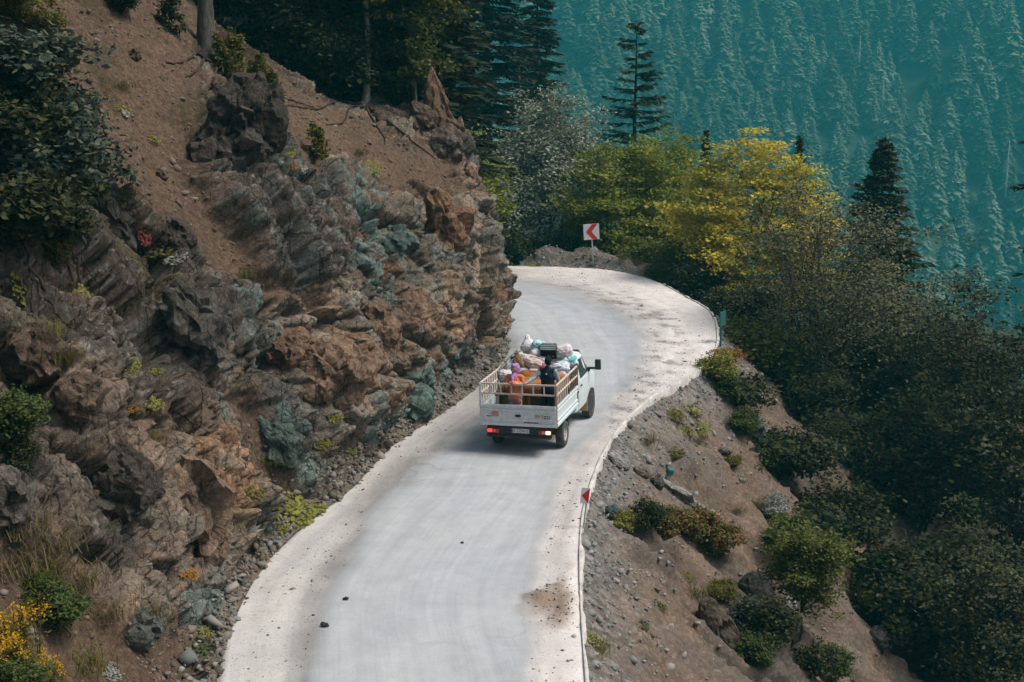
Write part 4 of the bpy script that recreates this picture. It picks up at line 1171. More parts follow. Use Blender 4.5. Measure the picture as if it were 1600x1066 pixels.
cab = part('cab', cab_mesh, P_WHITE, smooth=True)
md = cab.modifiers.new('bevel', 'BEVEL'); md.width = .02; md.segments = 2; md.limit_method = 'ANGLE'; md.angle_limit = R(28)
def cab_x(y, z):
    """outer half width of the cab at (y, z)"""
    for a, b2 in zip(st[:-1], st[1:]):
        if a[0] <= y <= b2[0]:
            t = (y - a[0]) / (b2[0] - a[0]); s_ = [a[k] + (b2[k] - a[k]) * t for k in range(7)]
            _, zf, zb, zt, wf, wb, wt = s_
            pr = [(zf + .06, wf), (zf + (zb - zf) * .55, wb), (zb, wb), (zb + (zt - zb) * .12, wb - .015), (zt - (zt - zb) * .16, wt + .02), (zt - .012, wt - .06)]
            return float(np.interp(z, [p_[0] for p_ in pr], [p_[1] for p_ in pr]))
    return .9
def skin_panel(bm, outline, sx, proud, nsub=6, thick=.02):
    """a panel lying on the cab side: outline in (y, z), four corners, subdivided so that it follows the body"""
    (a, b2, c, d) = [np.array(p_) for p_ in outline]
    def ring(pr):
        g = []
        for i in range(nsub + 1):
            row = []
            for j in range(nsub + 1):
                u_, v_ = i / nsub, j / nsub
                q = a * (1 - u_) * (1 - v_) + b2 * u_ * (1 - v_) + c * u_ * v_ + d * (1 - u_) * v_
                row.append(bm.verts.new((sx * (cab_x(q[0], q[1]) + pr), q[0], q[1])))
            g.append(row)
        return g
    o_, i_ = ring(proud), ring(proud - thick)
    for i in range(nsub):
        for j in range(nsub):
            bm.faces.new((o_[i][j], o_[i + 1][j], o_[i + 1][j + 1], o_[i][j + 1])); bm.faces.new((i_[i][j], i_[i][j + 1], i_[i + 1][j + 1], i_[i + 1][j]))
    for k in range(nsub):
        for (p_, q_) in (((k, 0), (k + 1, 0)), ((nsub, k), (nsub, k + 1)), ((k + 1, nsub), (k, nsub)), ((0, k + 1), (0, k))):
            bm.faces.new((o_[p_[0]][p_[1]], i_[p_[0]][p_[1]], i_[q_[0]][q_[1]], o_[q_[0]][q_[1]]))
for sx in (-1, 1):
    door = part('door', lambda bm: skin_panel(bm, [(2.78, .56), (3.80, .56), (3.98, 1.36), (2.78, 1.37)], sx, .008), P_WHITE, smooth=False)
    part('window', lambda bm: skin_panel(bm, [(2.86, 1.43), (4.10, 1.43), (3.74, 1.90), (2.86, 1.95)], sx, .006, 6, .012), P_GLASS, door)
    part('handle', lambda bm: add_box(bm, (sx * 1.02, 2.90, 1.24), (.03, .16, .035), bevel=.008), P_BLACK, door)
    part('quarter_panel', lambda bm: skin_panel(bm, [(2.52, .58), (2.75, .58), (2.75, 1.37), (2.52, 1.37)], sx, .006), P_WHITE)
    part('wheel_arch', lambda bm: drum(bm, sx * .90, 4.28, .40, .44, .17, 28), P_BLACK)
    mir = part('mirror', lambda bm: (add_box(bm, (sx * 1.25, 3.98, 1.60), (.17, .10, .30), bevel=.03),), P_PLASTIC)
    part('mirror_arm', lambda bm: (add_box(bm, (sx * 1.10, 3.95, 1.50), (.26, .06, .06), bevel=.012), add_box(bm, (sx * 1.0, 3.92, 1.47), (.06, .14, .12), bevel=.012)), P_PLASTIC, mir)
    part('head_light', lambda bm: add_box(bm, (sx * .66, 5.07, .90), (.28, .12, .2), bevel=.03), P_LAMP_CLEAR)
def windshield(bm):
    a = [bm.verts.new(v) for v in ((-.80, 4.46, 1.46), (.80, 4.46, 1.46), (.74, 3.80, 2.035), (-.74, 3.80, 2.035))]
    f = bm.faces.new(a); r = bmesh.ops.extrude_face_region(bm, geom=[f]); bmesh.ops.translate(bm, vec=(0, .015, .018), verts=[v for v in r['geom'] if isinstance(v, bmesh.types.BMVert)])
part('windshield', windshield, P_GLASS)
part('rear_window', lambda bm: add_box(bm, (0, 2.452, 1.68), (1.3, .014, .40), bevel=.004), P_GLASS)
part('front_bumper', lambda bm: add_box(bm, (0, 5.12, .52), (1.72, .24, .26), bevel=.05), P_PLASTIC)
part('roof_lamp', lambda bm: add_box(bm, (.28, 3.62, 2.14), (.14, .08, .06), bevel=.015), P_PLASTIC)

# ------------------------------------------------------------------ bodies: round-cone bones fused into one surface
def fused(name, bones, mats, voxel=.012, smooth=3):
    bm = bmesh.new()
    for (p0, r0, p1, r1, m, fl) in bones:
        vs = []
        for p_, r_ in ((p0, r0), (p1, r1)):
            for i in range(9):
                th = math.pi * i / 8
                for j in range(12 if 0 < i < 8 else 1):
                    ph = 2 * math.pi * j / 12
                    vs.append(bm.verts.new((p_[0] + r_ * math.sin(th) * math.cos(ph) * fl[0], p_[1] + r_ * math.sin(th) * math.sin(ph) * fl[1], p_[2] + r_ * math.cos(th) * fl[2])))
        r = bmesh.ops.convex_hull(bm, input=vs)
        dead = [g for g in r['geom_interior'] if isinstance(g, bmesh.types.BMVert)]
        if dead: bmesh.ops.delete(bm, geom=list(set(dead)), context='VERTS')
    me0 = bpy.data.meshes.new('tmp'); bm.to_mesh(me0); bm.free()
    o = bpy.data.objects.new('tmp', me0); COL.objects.link(o)
    m1 = o.modifiers.new('r', 'REMESH'); m1.mode = 'VOXEL'; m1.voxel_size = voxel
    m2 = o.modifiers.new('s', 'SMOOTH'); m2.iterations = smooth; m2.factor = .5
    m3 = o.modifiers.new('d', 'DECIMATE'); m3.ratio = .25
    me = bpy.data.meshes.new_from_object(o.evaluated_get(bpy.context.evaluated_depsgraph_get()))
    bpy.data.objects.remove(o); me.name = name
    n = len(me.vertices); co = np.empty(n * 3, np.float32); me.vertices.foreach_get('co', co); co = co.reshape(-1, 3)
    cen = np.empty(len(me.polygons) * 3, np.float32); me.polygons.foreach_get('center', cen); cen = cen.reshape(-1, 3)
    best = np.full(len(cen), 1e9); idx = np.zeros(len(cen), np.int32)
    for (p0, r0, p1, r1, m, fl) in bones:
        f_ = np.array(fl); a = np.array(p0); b2 = np.array(p1); ab = b2 - a
        t = np.clip(((cen - a) @ ab) / (ab @ ab + 1e-9), 0, 1)
        d = np.linalg.norm((cen - (a + t[:, None] * ab)) / f_, axis=1) - (r0 + (r1 - r0) * t)
        idx = np.where(d < best, m, idx); best = np.minimum(best, d)
    me.materials.clear()
    for m in mats: me.materials.append(m)
    me.polygons.foreach_set('material_index', idx); me.polygons.foreach_set('use_smooth', np.ones(len(cen), bool)); me.update()
    return me
O1 = (1, 1, 1)
def hand(wrist, direction, palm_n, side, m, k=1.0):
    """palm, four bent fingers of different lengths and a thumb"""
    w = np.array(wrist, float); d = np.array(direction, float); d /= np.linalg.norm(d); n = np.array(palm_n, float); n -= d * (n @ d); n /= np.linalg.norm(n); b2 = np.cross(d, n) * side
    out = [(tuple(w), .024 * k, tuple(w + d * .055 * k), .034 * k, m, O1)]
    for q, (o_, L) in enumerate(((-.030, .062), (-.010, .074), (.011, .070), (.030, .054))):
        a = w + d * .075 * k + b2 * o_ * k; k1_ = a + (d * .8 + n * .3) * L * .55 * k; k2_ = k1_ + (d * .35 + n * .8) * L * .5 * k
        out += [(tuple(a), .0105 * k, tuple(k1_), .0095 * k, m, O1), (tuple(k1_), .0095 * k, tuple(k2_), .008 * k, m, O1)]
    a = w + d * .025 * k - b2 * .034 * k; e = a + (d * .6 - b2 * .7 + n * .3) * .045 * k
    out += [(tuple(a), .013 * k, tuple(e), .011 * k, m, O1), (tuple(e), .011 * k, tuple(e + (d * .8 + n * .4) * .03 * k), .009 * k, m, O1)]
    return out
SKIN = new_mat('skin', (.42, .24, .16), .6, .3)
HAIR = new_mat('dark_hair', (.02, .016, .013), .6)
EYE = new_mat('eye', (.02, .015, .012), .3)
LIPS = new_mat('lips', (.32, .12, .10), .5)
CARD = mat_cloth('orange_knit', (.56, .17, .085), .15, 30)
VEST = mat_cloth('navy_vest', (.010, .022, .034), .3, 14)
SHIRT = mat_cloth('grey_checked_shirt', (.24, .31, .33), .45, 26)
TROUS = mat_cloth('dark_trousers', (.012, .016, .030), .2)
SHOE = mat_cloth('black_shoe', (.015, .014, .014), .2)
CAP = mat_cloth('dark_cap', (.010, .012, .016), .2)
SCARF = mat_cloth('lilac_scarf', (.40, .20, .46), .35, 20)
FLORAL = new_mat('floral_trousers', (.3, .2, .2), .9, .15)
nt, lk, b = nodes_of(FLORAL)
vo = nt.new('ShaderNodeTexVoronoi'); vo.inputs['Scale'].default_value = 17; lk.new(obj_coord(nt), vo.inputs['Vector'])
sep = nt.new('ShaderNodeSeparateColor'); lk.new(vo.outputs['Color'], sep.inputs[0])
lk.new(ramp(nt, lk, sep.outputs[0], [(.0, (.42, .05, .12)), (.25, (.40, .33, .24)), (.45, (.08, .14, .07)), (.6, (.46, .40, .36)), (.8, (.30, .04, .14)), (1.0, (.10, .07, .10))]), b.inputs['Base Color'])
def face(head, look, m_skin=0, m_eye=1, m_lip=2, k=1.0):
    h = np.array(head, float); f = np.array(look, float); f /= np.linalg.norm(f); s_ = np.cross(f, [0, 0, 1]); s_ /= np.linalg.norm(s_); u_ = np.cross(s_, f)
    P_ = lambda a, b2, c: tuple(h + (f * a + s_ * b2 + u_ * c) * k)
    out = [(P_(0, 0, .015), .088 * k, P_(.012, 0, -.045), .068 * k, m_skin, O1), (P_(.035, 0, -.075), .045 * k, P_(.055, 0, -.085), .025 * k, m_skin, O1),
           (P_(.085, 0, .01), .012 * k, P_(.105, 0, -.02), .016 * k, m_skin, O1), (P_(.084, -.018, -.052), .011 * k, P_(.084, .018, -.052), .011 * k, m_lip, O1)]
    for q in (-1, 1):
        out += [(P_(.083, q * .032, .012), .011 * k, P_(.083, q * .036, .012), .011 * k, m_eye, O1), (P_(-.005, q * .088, .0), .018 * k, P_(-.01, q * .092, -.03), .012 * k, m_skin, O1)]
    return out
FLOOR = .885
# ---- woman at the tailgate, arms folded over the rail
w = in_truck('person', (-.13, .22, FLOOR), 'person in an orange cardigan and lilac headscarf with folded arms at the tailgate', 'person')
look = (-.80, -.60, -.08)
B = face((0, 0, 1.385), look)
B += [((0, .005, 1.21), .052, (0, 0, 1.32), .05, 0, O1),
      ((0, .01, .80), .17, (0, .01, 1.08), .165, 3, (1.05, .8, 1)), ((0, .01, 1.05), .165, (0, .01, 1.16), .10, 3, (1.25, .8, 1)), ((-.15, .01, 1.17), .072, (.15, .01, 1.17), .072, 3, O1),
      ((0, .01, .70), .185, (0, .01, .86), .165, 3, (1.05, .85, 1))]
for q in (-1, 1):
    B += [((q * .085, 0, .66), .105, (q * .095, -.01, .42), .085, 4, O1), ((q * .095, -.01, .42), .085, (q * .10, .01, .09), .062, 4, O1), ((q * .10, .03, .045), .045, (q * .115, -.13, .035), .038, 5, (1, 1, .8)),
          ((q * .185, .01, 1.16), .068, (q * .245, -.05, .985), .058, 3, O1)]
B += [((-.245, -.05, .985), .058, (.02, -.205, 1.02), .046, 3, O1), ((.245, -.05, .985), .058, (.0, -.185, 1.055), .046, 3, O1)]
B += hand((.03, -.205, 1.025), (1, .25, .05), (0, .6, -.3), 1, 0) + hand((-.02, -.19, 1.06), (-1, .0, -.15), (0, .5, -.6), -1, 0)
link('body', fused('woman', B, [SKIN, EYE, LIPS, CARD, FLORAL, SHOE], .009), None, w)
sc_ = fused('scarf', [((.035, .03, 1.405), .108, (.03, .03, 1.33), .10, 0, O1), ((.015, .02, 1.33), .095, (0, .015, 1.21), .088, 0, O1), ((.0, -.02, 1.235), .08, (-.03, -.125, 1.17), .05, 0, O1), ((-.03, -.125, 1.17), .05, (-.02, -.165, 1.08), .032, 0, O1), ((-.015, -.02, 1.462), .075, (.05, .03, 1.45), .08, 0, O1)], [SCARF], .010)
link('headscarf', sc_, None, w)
# ---- man seen from behind, reaching left to the rail
m_ = in_truck('person', (.68, .50, FLOOR), 'person in a dark vest and cap seen from behind, reaching to the rail', 'person')
B = face((.02, .03, 1.52), (.15, 1, -.25))
B += [((0, .0, 1.35), .055, (.015, .02, 1.46), .052, 0, O1), ((0, 0, .90), .165, (0, 0, 1.16), .175, 3, (1.08, .78, 1)), ((0, 0, 1.14), .175, (0, 0, 1.28), .115, 3, (1.3, .8, 1)), ((-.15, 0, 1.29), .075, (.15, 0, 1.29), .075, 3, O1), ((0, 0, 1.33), .085, (.0, .0, 1.37), .075, 3, O1), ((0, 0, .80), .165, (0, 0, .92), .165, 4, (1, .85, 1))]
for q in (-1, 1):
    B += [((q * .09, 0, .80), .105, (q * .10, .02, .45), .075, 4, O1), ((q * .10, .02, .45), .075, (q * .11, 0, .09), .055, 4, O1), ((q * .11, -.02, .045), .045, (q * .125, .16, .035), .040, 5, (1, 1, .8))]
B += [((-.20, 0, 1.27), .072, (-.33, -.16, 1.13), .058, 6, O1), ((-.33, -.16, 1.13), .058, (-.44, -.40, 1.07), .042, 6, O1), ((.20, 0, 1.27), .072, (.28, .06, 1.00), .058, 6, O1), ((.28, .06, 1.00), .058, (.22, .26, .92), .042, 6, O1)]
B += hand((-.445, -.42, 1.07), (-.5, -.8, -.1), (0, .2, -1), 1, 0) + hand((.215, .28, .92), (-.2, 1, -.1), (-1, 0, -.3), -1, 0)
link('body', fused('man', B, [SKIN, EYE, LIPS, VEST, TROUS, SHOE, SHIRT], .009), None, m_)
cp_ = fused('cap', [((.02, .02, 1.575), .098, (.02, .03, 1.60), .088, 0, (1, 1.05, .9)), ((.02, -.02, 1.53), .088, (.02, -.01, 1.56), .092, 0, O1), ((.03, .13, 1.565), .045, (.04, .17, 1.55), .04, 0, (1.5, 1, .35))], [CAP], .010)
link('cap', cp_, None, m_)
link('vest_badge', fused('badge', [((0, -.137, 1.235), .020, (.0, -.139, 1.236), .019, 0, (1, .6, 1))], [P_PLATE], .006, 1), None, m_)
# ---- two brown cows across the bed, heads to the left
def cow(loc, s, lab, mats, headdrop, rz):
    o = in_truck('cow', loc, lab, 'cow', rz=rz); o.scale = (s, s, s)
    B = [((.52, 0, .78), .225, (.10, 0, .74), .25, 0, (1, .92, 1)), ((.10, 0, .74), .25, (-.32, 0, .77), .235, 0, (1, .88, 1.02)), ((.60, 0, .86), .16, (.50, 0, .90), .15, 0, (1, 1.1, .8)), ((.52, 0, .99), .05, (-.36, 0, .99), .06, 0, (1, .8, 1)),
         ((-.36, 0, .84), .20, (-.60, 0, .88 - headdrop * .35), .135, 0, (1, .75, 1)), ((-.60, 0, .88 - headdrop * .35), .135, (-.78, 0, .92 - headdrop), .105, 0, (1, .8, 1)),
         ((-.80, 0, .95 - headdrop), .10, (-.92, 0, .87 - headdrop), .085, 0, (1, .9, 1)), ((-.92, 0, .87 - headdrop), .085, (-1.05, 0, .74 - headdrop), .062, 0, O1), ((-1.05, 0, .74 - headdrop), .062, (-1.09, 0, .71 - headdrop), .058, 1, O1),
         ((.74, 0, .90), .028, (.79, 0, .62), .022, 0, O1), ((.79, 0, .62), .022, (.78, 0, .40), .04, 1, O1), ((.05, 0, .56), .12, (.3, 0, .55), .13, 0, (1, .8, 1))]
    for q in (-1, 1):
        B += [((-.80, q * .08, .98 - headdrop), .03, (-.76, q * .20, .97 - headdrop), .045, 0, (.6, 1, 1)), ((-.83, q * .05, 1.03 - headdrop), .022, (-.86, q * .11, 1.12 - headdrop), .010, 2, O1), ((-.90, q * .078, .91 - headdrop), .016, (-.905, q * .08, .905 - headdrop), .016, 1, O1),
              ((-.36, q * .13, .62), .10, (-.36, q * .14, .40), .06, 0, O1), ((-.36, q * .14, .40), .055, (-.36, q * .14, .07), .042, 0, O1), ((-.37, q * .14, .05), .05, (-.375, q * .14, .02), .05, 1, O1),
              ((.56, q * .12, .72), .15, (.46, q * .14, .52), .09, 0, O1), ((.46, q * .14, .52), .085, (.62, q * .14, .34), .055, 0, O1), ((.62, q * .14, .34), .05, (.58, q * .14, .07), .042, 0, O1), ((.575, q * .14, .05), .05, (.57, q * .14, .02), .05, 1, O1)]
    link('body', fused('cow', B, mats, .014, 4), None, o)
    return o
def mat_hide(name, col, dark):
    m = new_mat(name, col, .75, .2); nt, lk, b = nodes_of(m); co = obj_coord(nt)
    lk.new(mix(nt, lk, ramp(nt, lk, tex_noise(nt, lk, 3.2, 6, .6, co), [(.38, 0.), (.68, 1.)]), col, dark), b.inputs['Base Color'])
    lk.new(bump(nt, lk, tex_noise(nt, lk, 40, 4, .6, co), .3, .01), b.inputs['Normal'])
    return m
HOOF = new_mat('dark_horn', (.05, .04, .035), .6)
cow((.22, .92, FLOOR), .97, 'pale tan cow behind the orange-clad person, head lowered at the left rail', [mat_hide('tan_hide', (.40, .19, .07), (.28, .12, .045)), HOOF, HOOF], .16, R(5))
cow((.20, 1.40, FLOOR), 1.04, 'deep orange-brown cow standing second from the tailgate, in front of the bundles', [mat_hide('brown_hide', (.36, .14, .035), (.22, .08, .025)), HOOF, HOOF], .30, R(-2))
# ---- bundles
def sack(loc, size, col, label, seed, rot=(0, 0, 0), peak=0.0, cat='sack', name='sack', stripes=None):
    rng = np.random.default_rng(seed)
    nu_, nv_ = 56, 36
    u_ = np.linspace(0, 2 * math.pi, nu_, endpoint=False); v_ = np.linspace(-math.pi / 2, math.pi / 2, nv_)
    U, Vv = np.meshgrid(u_, v_)
    pw = lambda a, e: np.sign(a) * np.abs(a) ** e
    X = np.stack([pw(np.cos(Vv), .75) * pw(np.cos(U), .7), pw(np.cos(Vv), .75) * pw(np.sin(U), .7), pw(np.sin(Vv), .85)], -1)
    n_ = fbm(X + seed, .7, 4, seed) - .5; n2_ = np.abs(fbm(X * np.array([1, 1, 2.5]) + seed, .35, 3, seed + 5) - .5)
    n3_ = np.abs(fbm(X * np.array([2.5, 2.5, .8]) + seed * 2, .30, 3, seed + 8) - .5)
    X = X * (1 + .46 * n_ - .42 * n2_ - .40 * n3_ + .10)[..., None]
    if peak: X[..., 2] += peak * np.clip(X[..., 2], 0, 1) ** 3; X[..., :2] *= (1 - .55 * np.clip(X[..., 2:3], 0, 1) ** 2)
    X = X * np.array(size) * .5
    i = np.arange(nu_ * nv_).reshape(nv_, nu_); F = np.stack([i[:-1], np.roll(i[:-1], -1, 1), np.roll(i[1:], -1, 1), i[1:]], -1).reshape(-1, 4)
    me = raw_mesh(name, X.reshape(-1, 3), F, True)
    bm = bmesh.new(); bm.from_mesh(me); bmesh.ops.remove_doubles(bm, verts=bm.verts, dist=1e-4); bmesh.ops.recalc_face_normals(bm, faces=bm.faces); bm.to_mesh(me); bm.free()
    m = mat_cloth(name + '_cloth', col, .2, 9, .5)
    if stripes:
        nt, lk, b = nodes_of(m); src = b.inputs['Base Color'].links[0].from_socket
        f = ramp(nt, lk, tex_noise(nt, lk, 5.5, 2, .5, obj_coord(nt), .6), [(.50, 0.), (.56, 1.)])
        lk.new(mix(nt, lk, f, src, stripes), b.inputs['Base Color'])
    o = link(name, me, m); o.matrix_world = TM @ Matrix.Translation(Vector(loc)) @ Matrix.Rotation(rot[2], 4, 'Z') @ Matrix.Rotation(rot[1], 4, 'Y') @ Matrix.Rotation(rot[0], 4, 'X')
    tag(o, label, cat, 'bundles loaded on the pickup')
    return o
WH, GR = (.56, .56, .55), (.42, .45, .46)
sack((-.74, 1.82, 1.68), (.66, .5, .36), WH, 'big white sack at the left front corner of the truck bed', 1, (0, .1, .3))
sack((-.70, 2.05, 1.88), (.46, .44, .42), GR, 'grey-white sack against the brown burlap sack', 2, (0, -.3, .2))
sack((-.50, 2.02, 1.98), (.34, .36, .60), (.24, .15, .075), 'brown burlap sack with a tied neck leaning in the pile', 3, (0, -.25, .1), .3)
sack((-.22, 2.12, 2.04), (.66, .42, .34), (.56, .46, .41), 'long pinkish white sack lying across the pile', 4, (0, .3, -.1))
sack((-.42, 2.62, 2.36), (.38, .36, .42), (.66, .66, .66), 'white bag with a pointed tip at the top left of the pile', 5, (0, -.1, 0), .6, 'bag', 'bag')
sack((-.10, 2.60, 2.36), (.42, .38, .34), (.44, .56, .58), 'white and turquoise plastic bag beside the suitcase on top', 6, (0, .2, .2), 0, 'bag', 'bag', (.08, .36, .34))
sack((-.14, 2.36, 2.22), (.32, .26, .22), (.60, .62, .62), 'small round white bag below the turquoise plastic bag', 7, (0, 0, .3), 0, 'bag', 'bag')
sack((-.36, 1.90, 1.72), (.32, .34, .40), (.42, .41, .50), 'pale lavender sack low in the pile left of the white-blue one', 8)
sack((-.08, 1.90, 1.70), (.34, .34, .38), (.50, .55, .60), 'white-blue sack low in the middle of the pile', 9, (0, 0, .4))
sack((.08, 2.28, 1.98), (.44, .40, .34), (.50, .44, .52), 'lilac bundle below the suitcase', 10, (0, .1, .2), 0, 'bundle', 'bundle')
sack((.22, 2.00, 1.76), (.40, .32, .34), (.42, .022, .03), 'red bag between the pale sacks beside the person in the vest', 11, (0, 0, .1), 0, 'bag', 'bag')
sack((.54, 2.62, 2.22), (.60, .44, .40), (.58, .54, .52), 'white sack right of the suitcase on top of the load', 12, (0, -.15, .3))
sack((.60, 2.14, 1.86), (.56, .46, .36), (.52, .57, .62), 'white-blue sack above the right side rail near the cab', 13, (0, -.25, .2))
sack((.74, 2.55, 1.98), (.50, .50, .32), (.50, .62, .64), 'turquoise printed white sack at the right rear corner of the cab roof', 14, (0, -.2, .5), 0, 'sack', 'sack', (.10, .40, .40))
sack((.62, 2.02, 1.70), (.44, .36, .30), (.44, .46, .56), 'bluish sack under the white-blue sack at the right of the pile', 15)
# suitcase with pale stripes
sc0 = in_truck('suitcase', (.22, 2.50, 2.16), 'black suitcase with grey stripes on top of the load', 'suitcase', 'bundles loaded on the pickup', rz=.12)
sc0.matrix_world = sc0.matrix_world @ Matrix.Rotation(R(38), 4, 'X')
M_CASE = mat_cloth('black_suitcase', (.014, .016, .018), .2); M_CSTR = mat_cloth('grey_stripe', (.26, .31, .31), .2)
part('shell', lambda bm: add_box(bm, (0, 0, .17), (.44, .30, .36), bevel=.04), M_CASE, sc0)
for k in range(4): part('stripe', lambda bm: add_box(bm, (0, -.095 + .063 * k, .352), (.43, .028, .012), bevel=.004), M_CSTR, sc0)
for k in range(3): part('buckle', lambda bm: add_box(bm, (-.12 + .12 * k, -.152, .12 + .03 * (k % 2)), (.03, .008, .02)), P_PLATE, sc0)
part('handle', lambda bm: [add_box(bm, (x, -.165, .26), (.02, .03, .02)) for x in (-.07, .07)] + [add_box(bm, (0, -.18, .26), (.16, .018, .024), bevel=.006)], M_CASE, sc0)
# ropes over the load
M_ROPE = mat_cloth('grey_rope', (.16, .17, .17), .25); M_ROPE2 = mat_cloth('pinkish_rope', (.40, .28, .24), .25)
for pts, mt, lab in (([(-1.03, 1.55, 1.86), (-.93, 1.72, 1.97), (-.62, 1.92, 2.30), (-.38, 2.18, 2.34), (-.02, 2.36, 2.42), (.24, 2.32, 2.46)], M_ROPE, 'grey rope tied over the left side of the load'),
                     ([(-.20, 1.98, 2.22), (.1, 1.98, 2.16), (.35, 1.98, 2.05), (.60, 1.98, 2.08)], M_ROPE2, 'pinkish rope crossing the middle of the load'),
                     ([(.42, 2.36, 2.42), (.70, 2.30, 2.25), (.88, 2.22, 2.02), (1.03, 2.15, 1.90)], M_ROPE, 'grey rope tied over the right side of the load')):
    rp_ = catmull(np.array(pts), 26)
    o = tube_obj('rope', [tuple(TM @ Vector(p_)) for p_ in rp_], .014, mt); tag(o, lab, 'rope')
# ================================================================== SIGNS
P_SIGNW = mat_painted('sign_white', (.66, .67, .66), .45, (.4, .36, .3), .25)
P_SIGNR = mat_painted('sign_red', (.55, .012, .016), .4, (.3, .05, .04), .2)
P_GALV = mat_painted('galvanised_post', (.36, .40, .38), .5, (.2, .2, .18), .4)
P_TEAL = mat_painted('teal_paint', (.012, .11, .105), .5, (.06, .06, .05), .5)
def flat_poly(bm, pts, y0, y1):
    a = [bm.verts.new((x, y0, z)) for x, z in pts]; c = [bm.verts.new((x, y1, z)) for x, z in pts]
    bm.faces.new(a); bm.faces.new(c[::-1]); n = len(pts)
    for k in range(n): bm.faces.new((a[k], c[k], c[(k + 1) % n], a[(k + 1) % n]))
g = on_ground(927, 418)
yS = g.y + .15
base = Vector((at_depth(927, 418, yS).x, yS, 0))
sgn = empty('chevron_sign', base); sgn.rotation_euler = (0, R(-3.6), 0)
tag(sgn, 'white square road sign with a red chevron pointing left, beyond the bend', 'sign')
zc = at_depth(924, 362, yS).z; hs = 12.2 * (yS * cp + 9 * sp) / FPX
part('post', lambda bm: drum(bm, 0, 0, 0, .035, 1.0, 12) or bmesh.ops.rotate(bm, cent=(0, 0, 0), matrix=Matrix.Rotation(math.pi / 2, 3, 'Y'), verts=bm.verts) and None or (bmesh.ops.scale(bm, vec=(1, 1, zc + hs), verts=bm.verts), bmesh.ops.translate(bm, vec=(0, 0, (zc + hs) / 2 - .15), verts=bm.verts)), P_GALV, sgn, smooth=True)
pan = part('panel', lambda bm: add_box(bm, (-.01, -.05, zc), (2 * hs, .02, 2 * hs), bevel=.006), P_SIGNW, sgn)
h_ = hs * .97
part('chevron', lambda bm: flat_poly(bm, [(-.01 - h_ * .72, zc), (-.01 + h_ * .12, zc + h_), (-.01 + h_ * .82, zc + h_), (-.01 + h_ * .02, zc), (-.01 + h_ * .82, zc - h_), (-.01 + h_ * .12, zc - h_)], -.062, -.066), P_SIGNR, pan)
# small marker at the outer edge
g = on_ground(908, 822); yS2 = g.y
mk = empty('edge_marker', Vector((g.x, g.y, -.05))); mk.rotation_euler = (R(2), R(5.5), 0)
tag(mk, 'small white marker board with a red triangle on the outer road edge', 'sign')
zt_, zb_ = at_depth(910, 760, yS2).z, at_depth(910, 785.5, yS2).z
ww = 6.6 * (yS2 * cp + 9 * sp) / FPX; zc2 = (zt_ + zb_) / 2 + .05; hh2 = (zt_ - zb_) / 2
part('post', lambda bm: add_box(bm, (.05, 0, (zt_) / 2), (.035, .035, zt_), bevel=.006), P_GALV, mk)
pan = part('panel', lambda bm: add_box(bm, (.0, -.035, zc2), (2 * ww, .014, 2 * hh2), bevel=.004), P_SIGNW, mk)
part('triangle', lambda bm: flat_poly(bm, [(-ww * .8, zc2), (ww * .97, zc2 + hh2 * .95), (ww * .97, zc2 - hh2 * .95)], -.044, -.047), P_SIGNR, pan)
# teal board seen nearly edge-on at the apex of the bend
g = on_ground(1121, 533)
tb = empty('teal_board', Vector((g.x + .12, g.y, -.1)), R(62)); tag(tb, 'teal painted sign board on a teal post at the apex of the bend', 'sign')
part('post', lambda bm: add_box(bm, (0, 0, .55), (.06, .06, 1.3), bevel=.008), P_TEAL, tb)
part('panel', lambda bm: add_box(bm, (0, -.05, .95), (.60, .03, .55), bevel=.008), P_TEAL, tb)
# teal stub of a post on the earth slope
h = hit(1040, 752, ('slope',))
stb = empty('post_stub', h[0] - Vector((0, 0, .1))); stb.rotation_euler = (R(8), R(14), .3); tag(stb, 'short broken post with a teal painted top on the earth slope', 'post')
part('post', lambda bm: add_box(bm, (0, 0, .18), (.13, .13, .5), bevel=.02), mat_painted('grey_post', (.22, .22, .21), .9, (.1, .09, .08), .5), stb)
part('cap', lambda bm: add_box(bm, (0, 0, .42), (.19, .19, .16), bevel=.045), P_TEAL, stb)

# ================================================================== ROCKS
def stone_mesh(name, seed, size, rough=1.0, sub=4, col=(.1, .085, .07), var=.5, taper=0.0):
    bm = bmesh.new(); bmesh.ops.create_icosphere(bm, subdivisions=sub, radius=.5)
    V = np.array([v.co[:] for v in bm.verts])
    S_ = V * np.array(size)
    U_ = V / np.linalg.norm(V, axis=1, keepdims=True)
    mx = max(size)
    a_, k_, r_ = facets(S_ + seed * 3.7, mx * .42, seed, 1.1, .5); b_, kb, rb = facets(S_ + seed, mx * .18, seed + 9, 1.1, .5)
    d_ = rough * mx * (.15 * a_ + .05 * b_ - .012 * sstep(.14, 0, k_)) + .05 * mx * (fbm(S_ + seed, mx * .1, 3, seed + 4) - .5)
    S_ = S_ + U_ * d_[:, None]
    if taper:
        tz_ = np.clip(S_[:, 2] / size[2] + .5, 0, 1); S_[:, :2] *= (1.1 - taper * tz_)[:, None]; S_[:, 0] += .12 * size[2] * tz_ ** 2 * -.3
    S_ = S_ * (1 if rough < 2 else 1)
    for v, c in zip(bm.verts, S_): v.co = c
    me = bm_mesh(name, bm, False)
    at_ = me.attributes.new('rock', 'FLOAT', 'POINT'); at_.data.foreach_set('value', np.full(len(me.vertices), .8, np.float32))
    set_color(me, np.array(col) * (1 + var * (r_ - .5) + .6 * var * (rb - .5) + .5 * (fbm(S_ + seed, mx * .3, 4, seed + 2) - .5))[:, None])
    return me
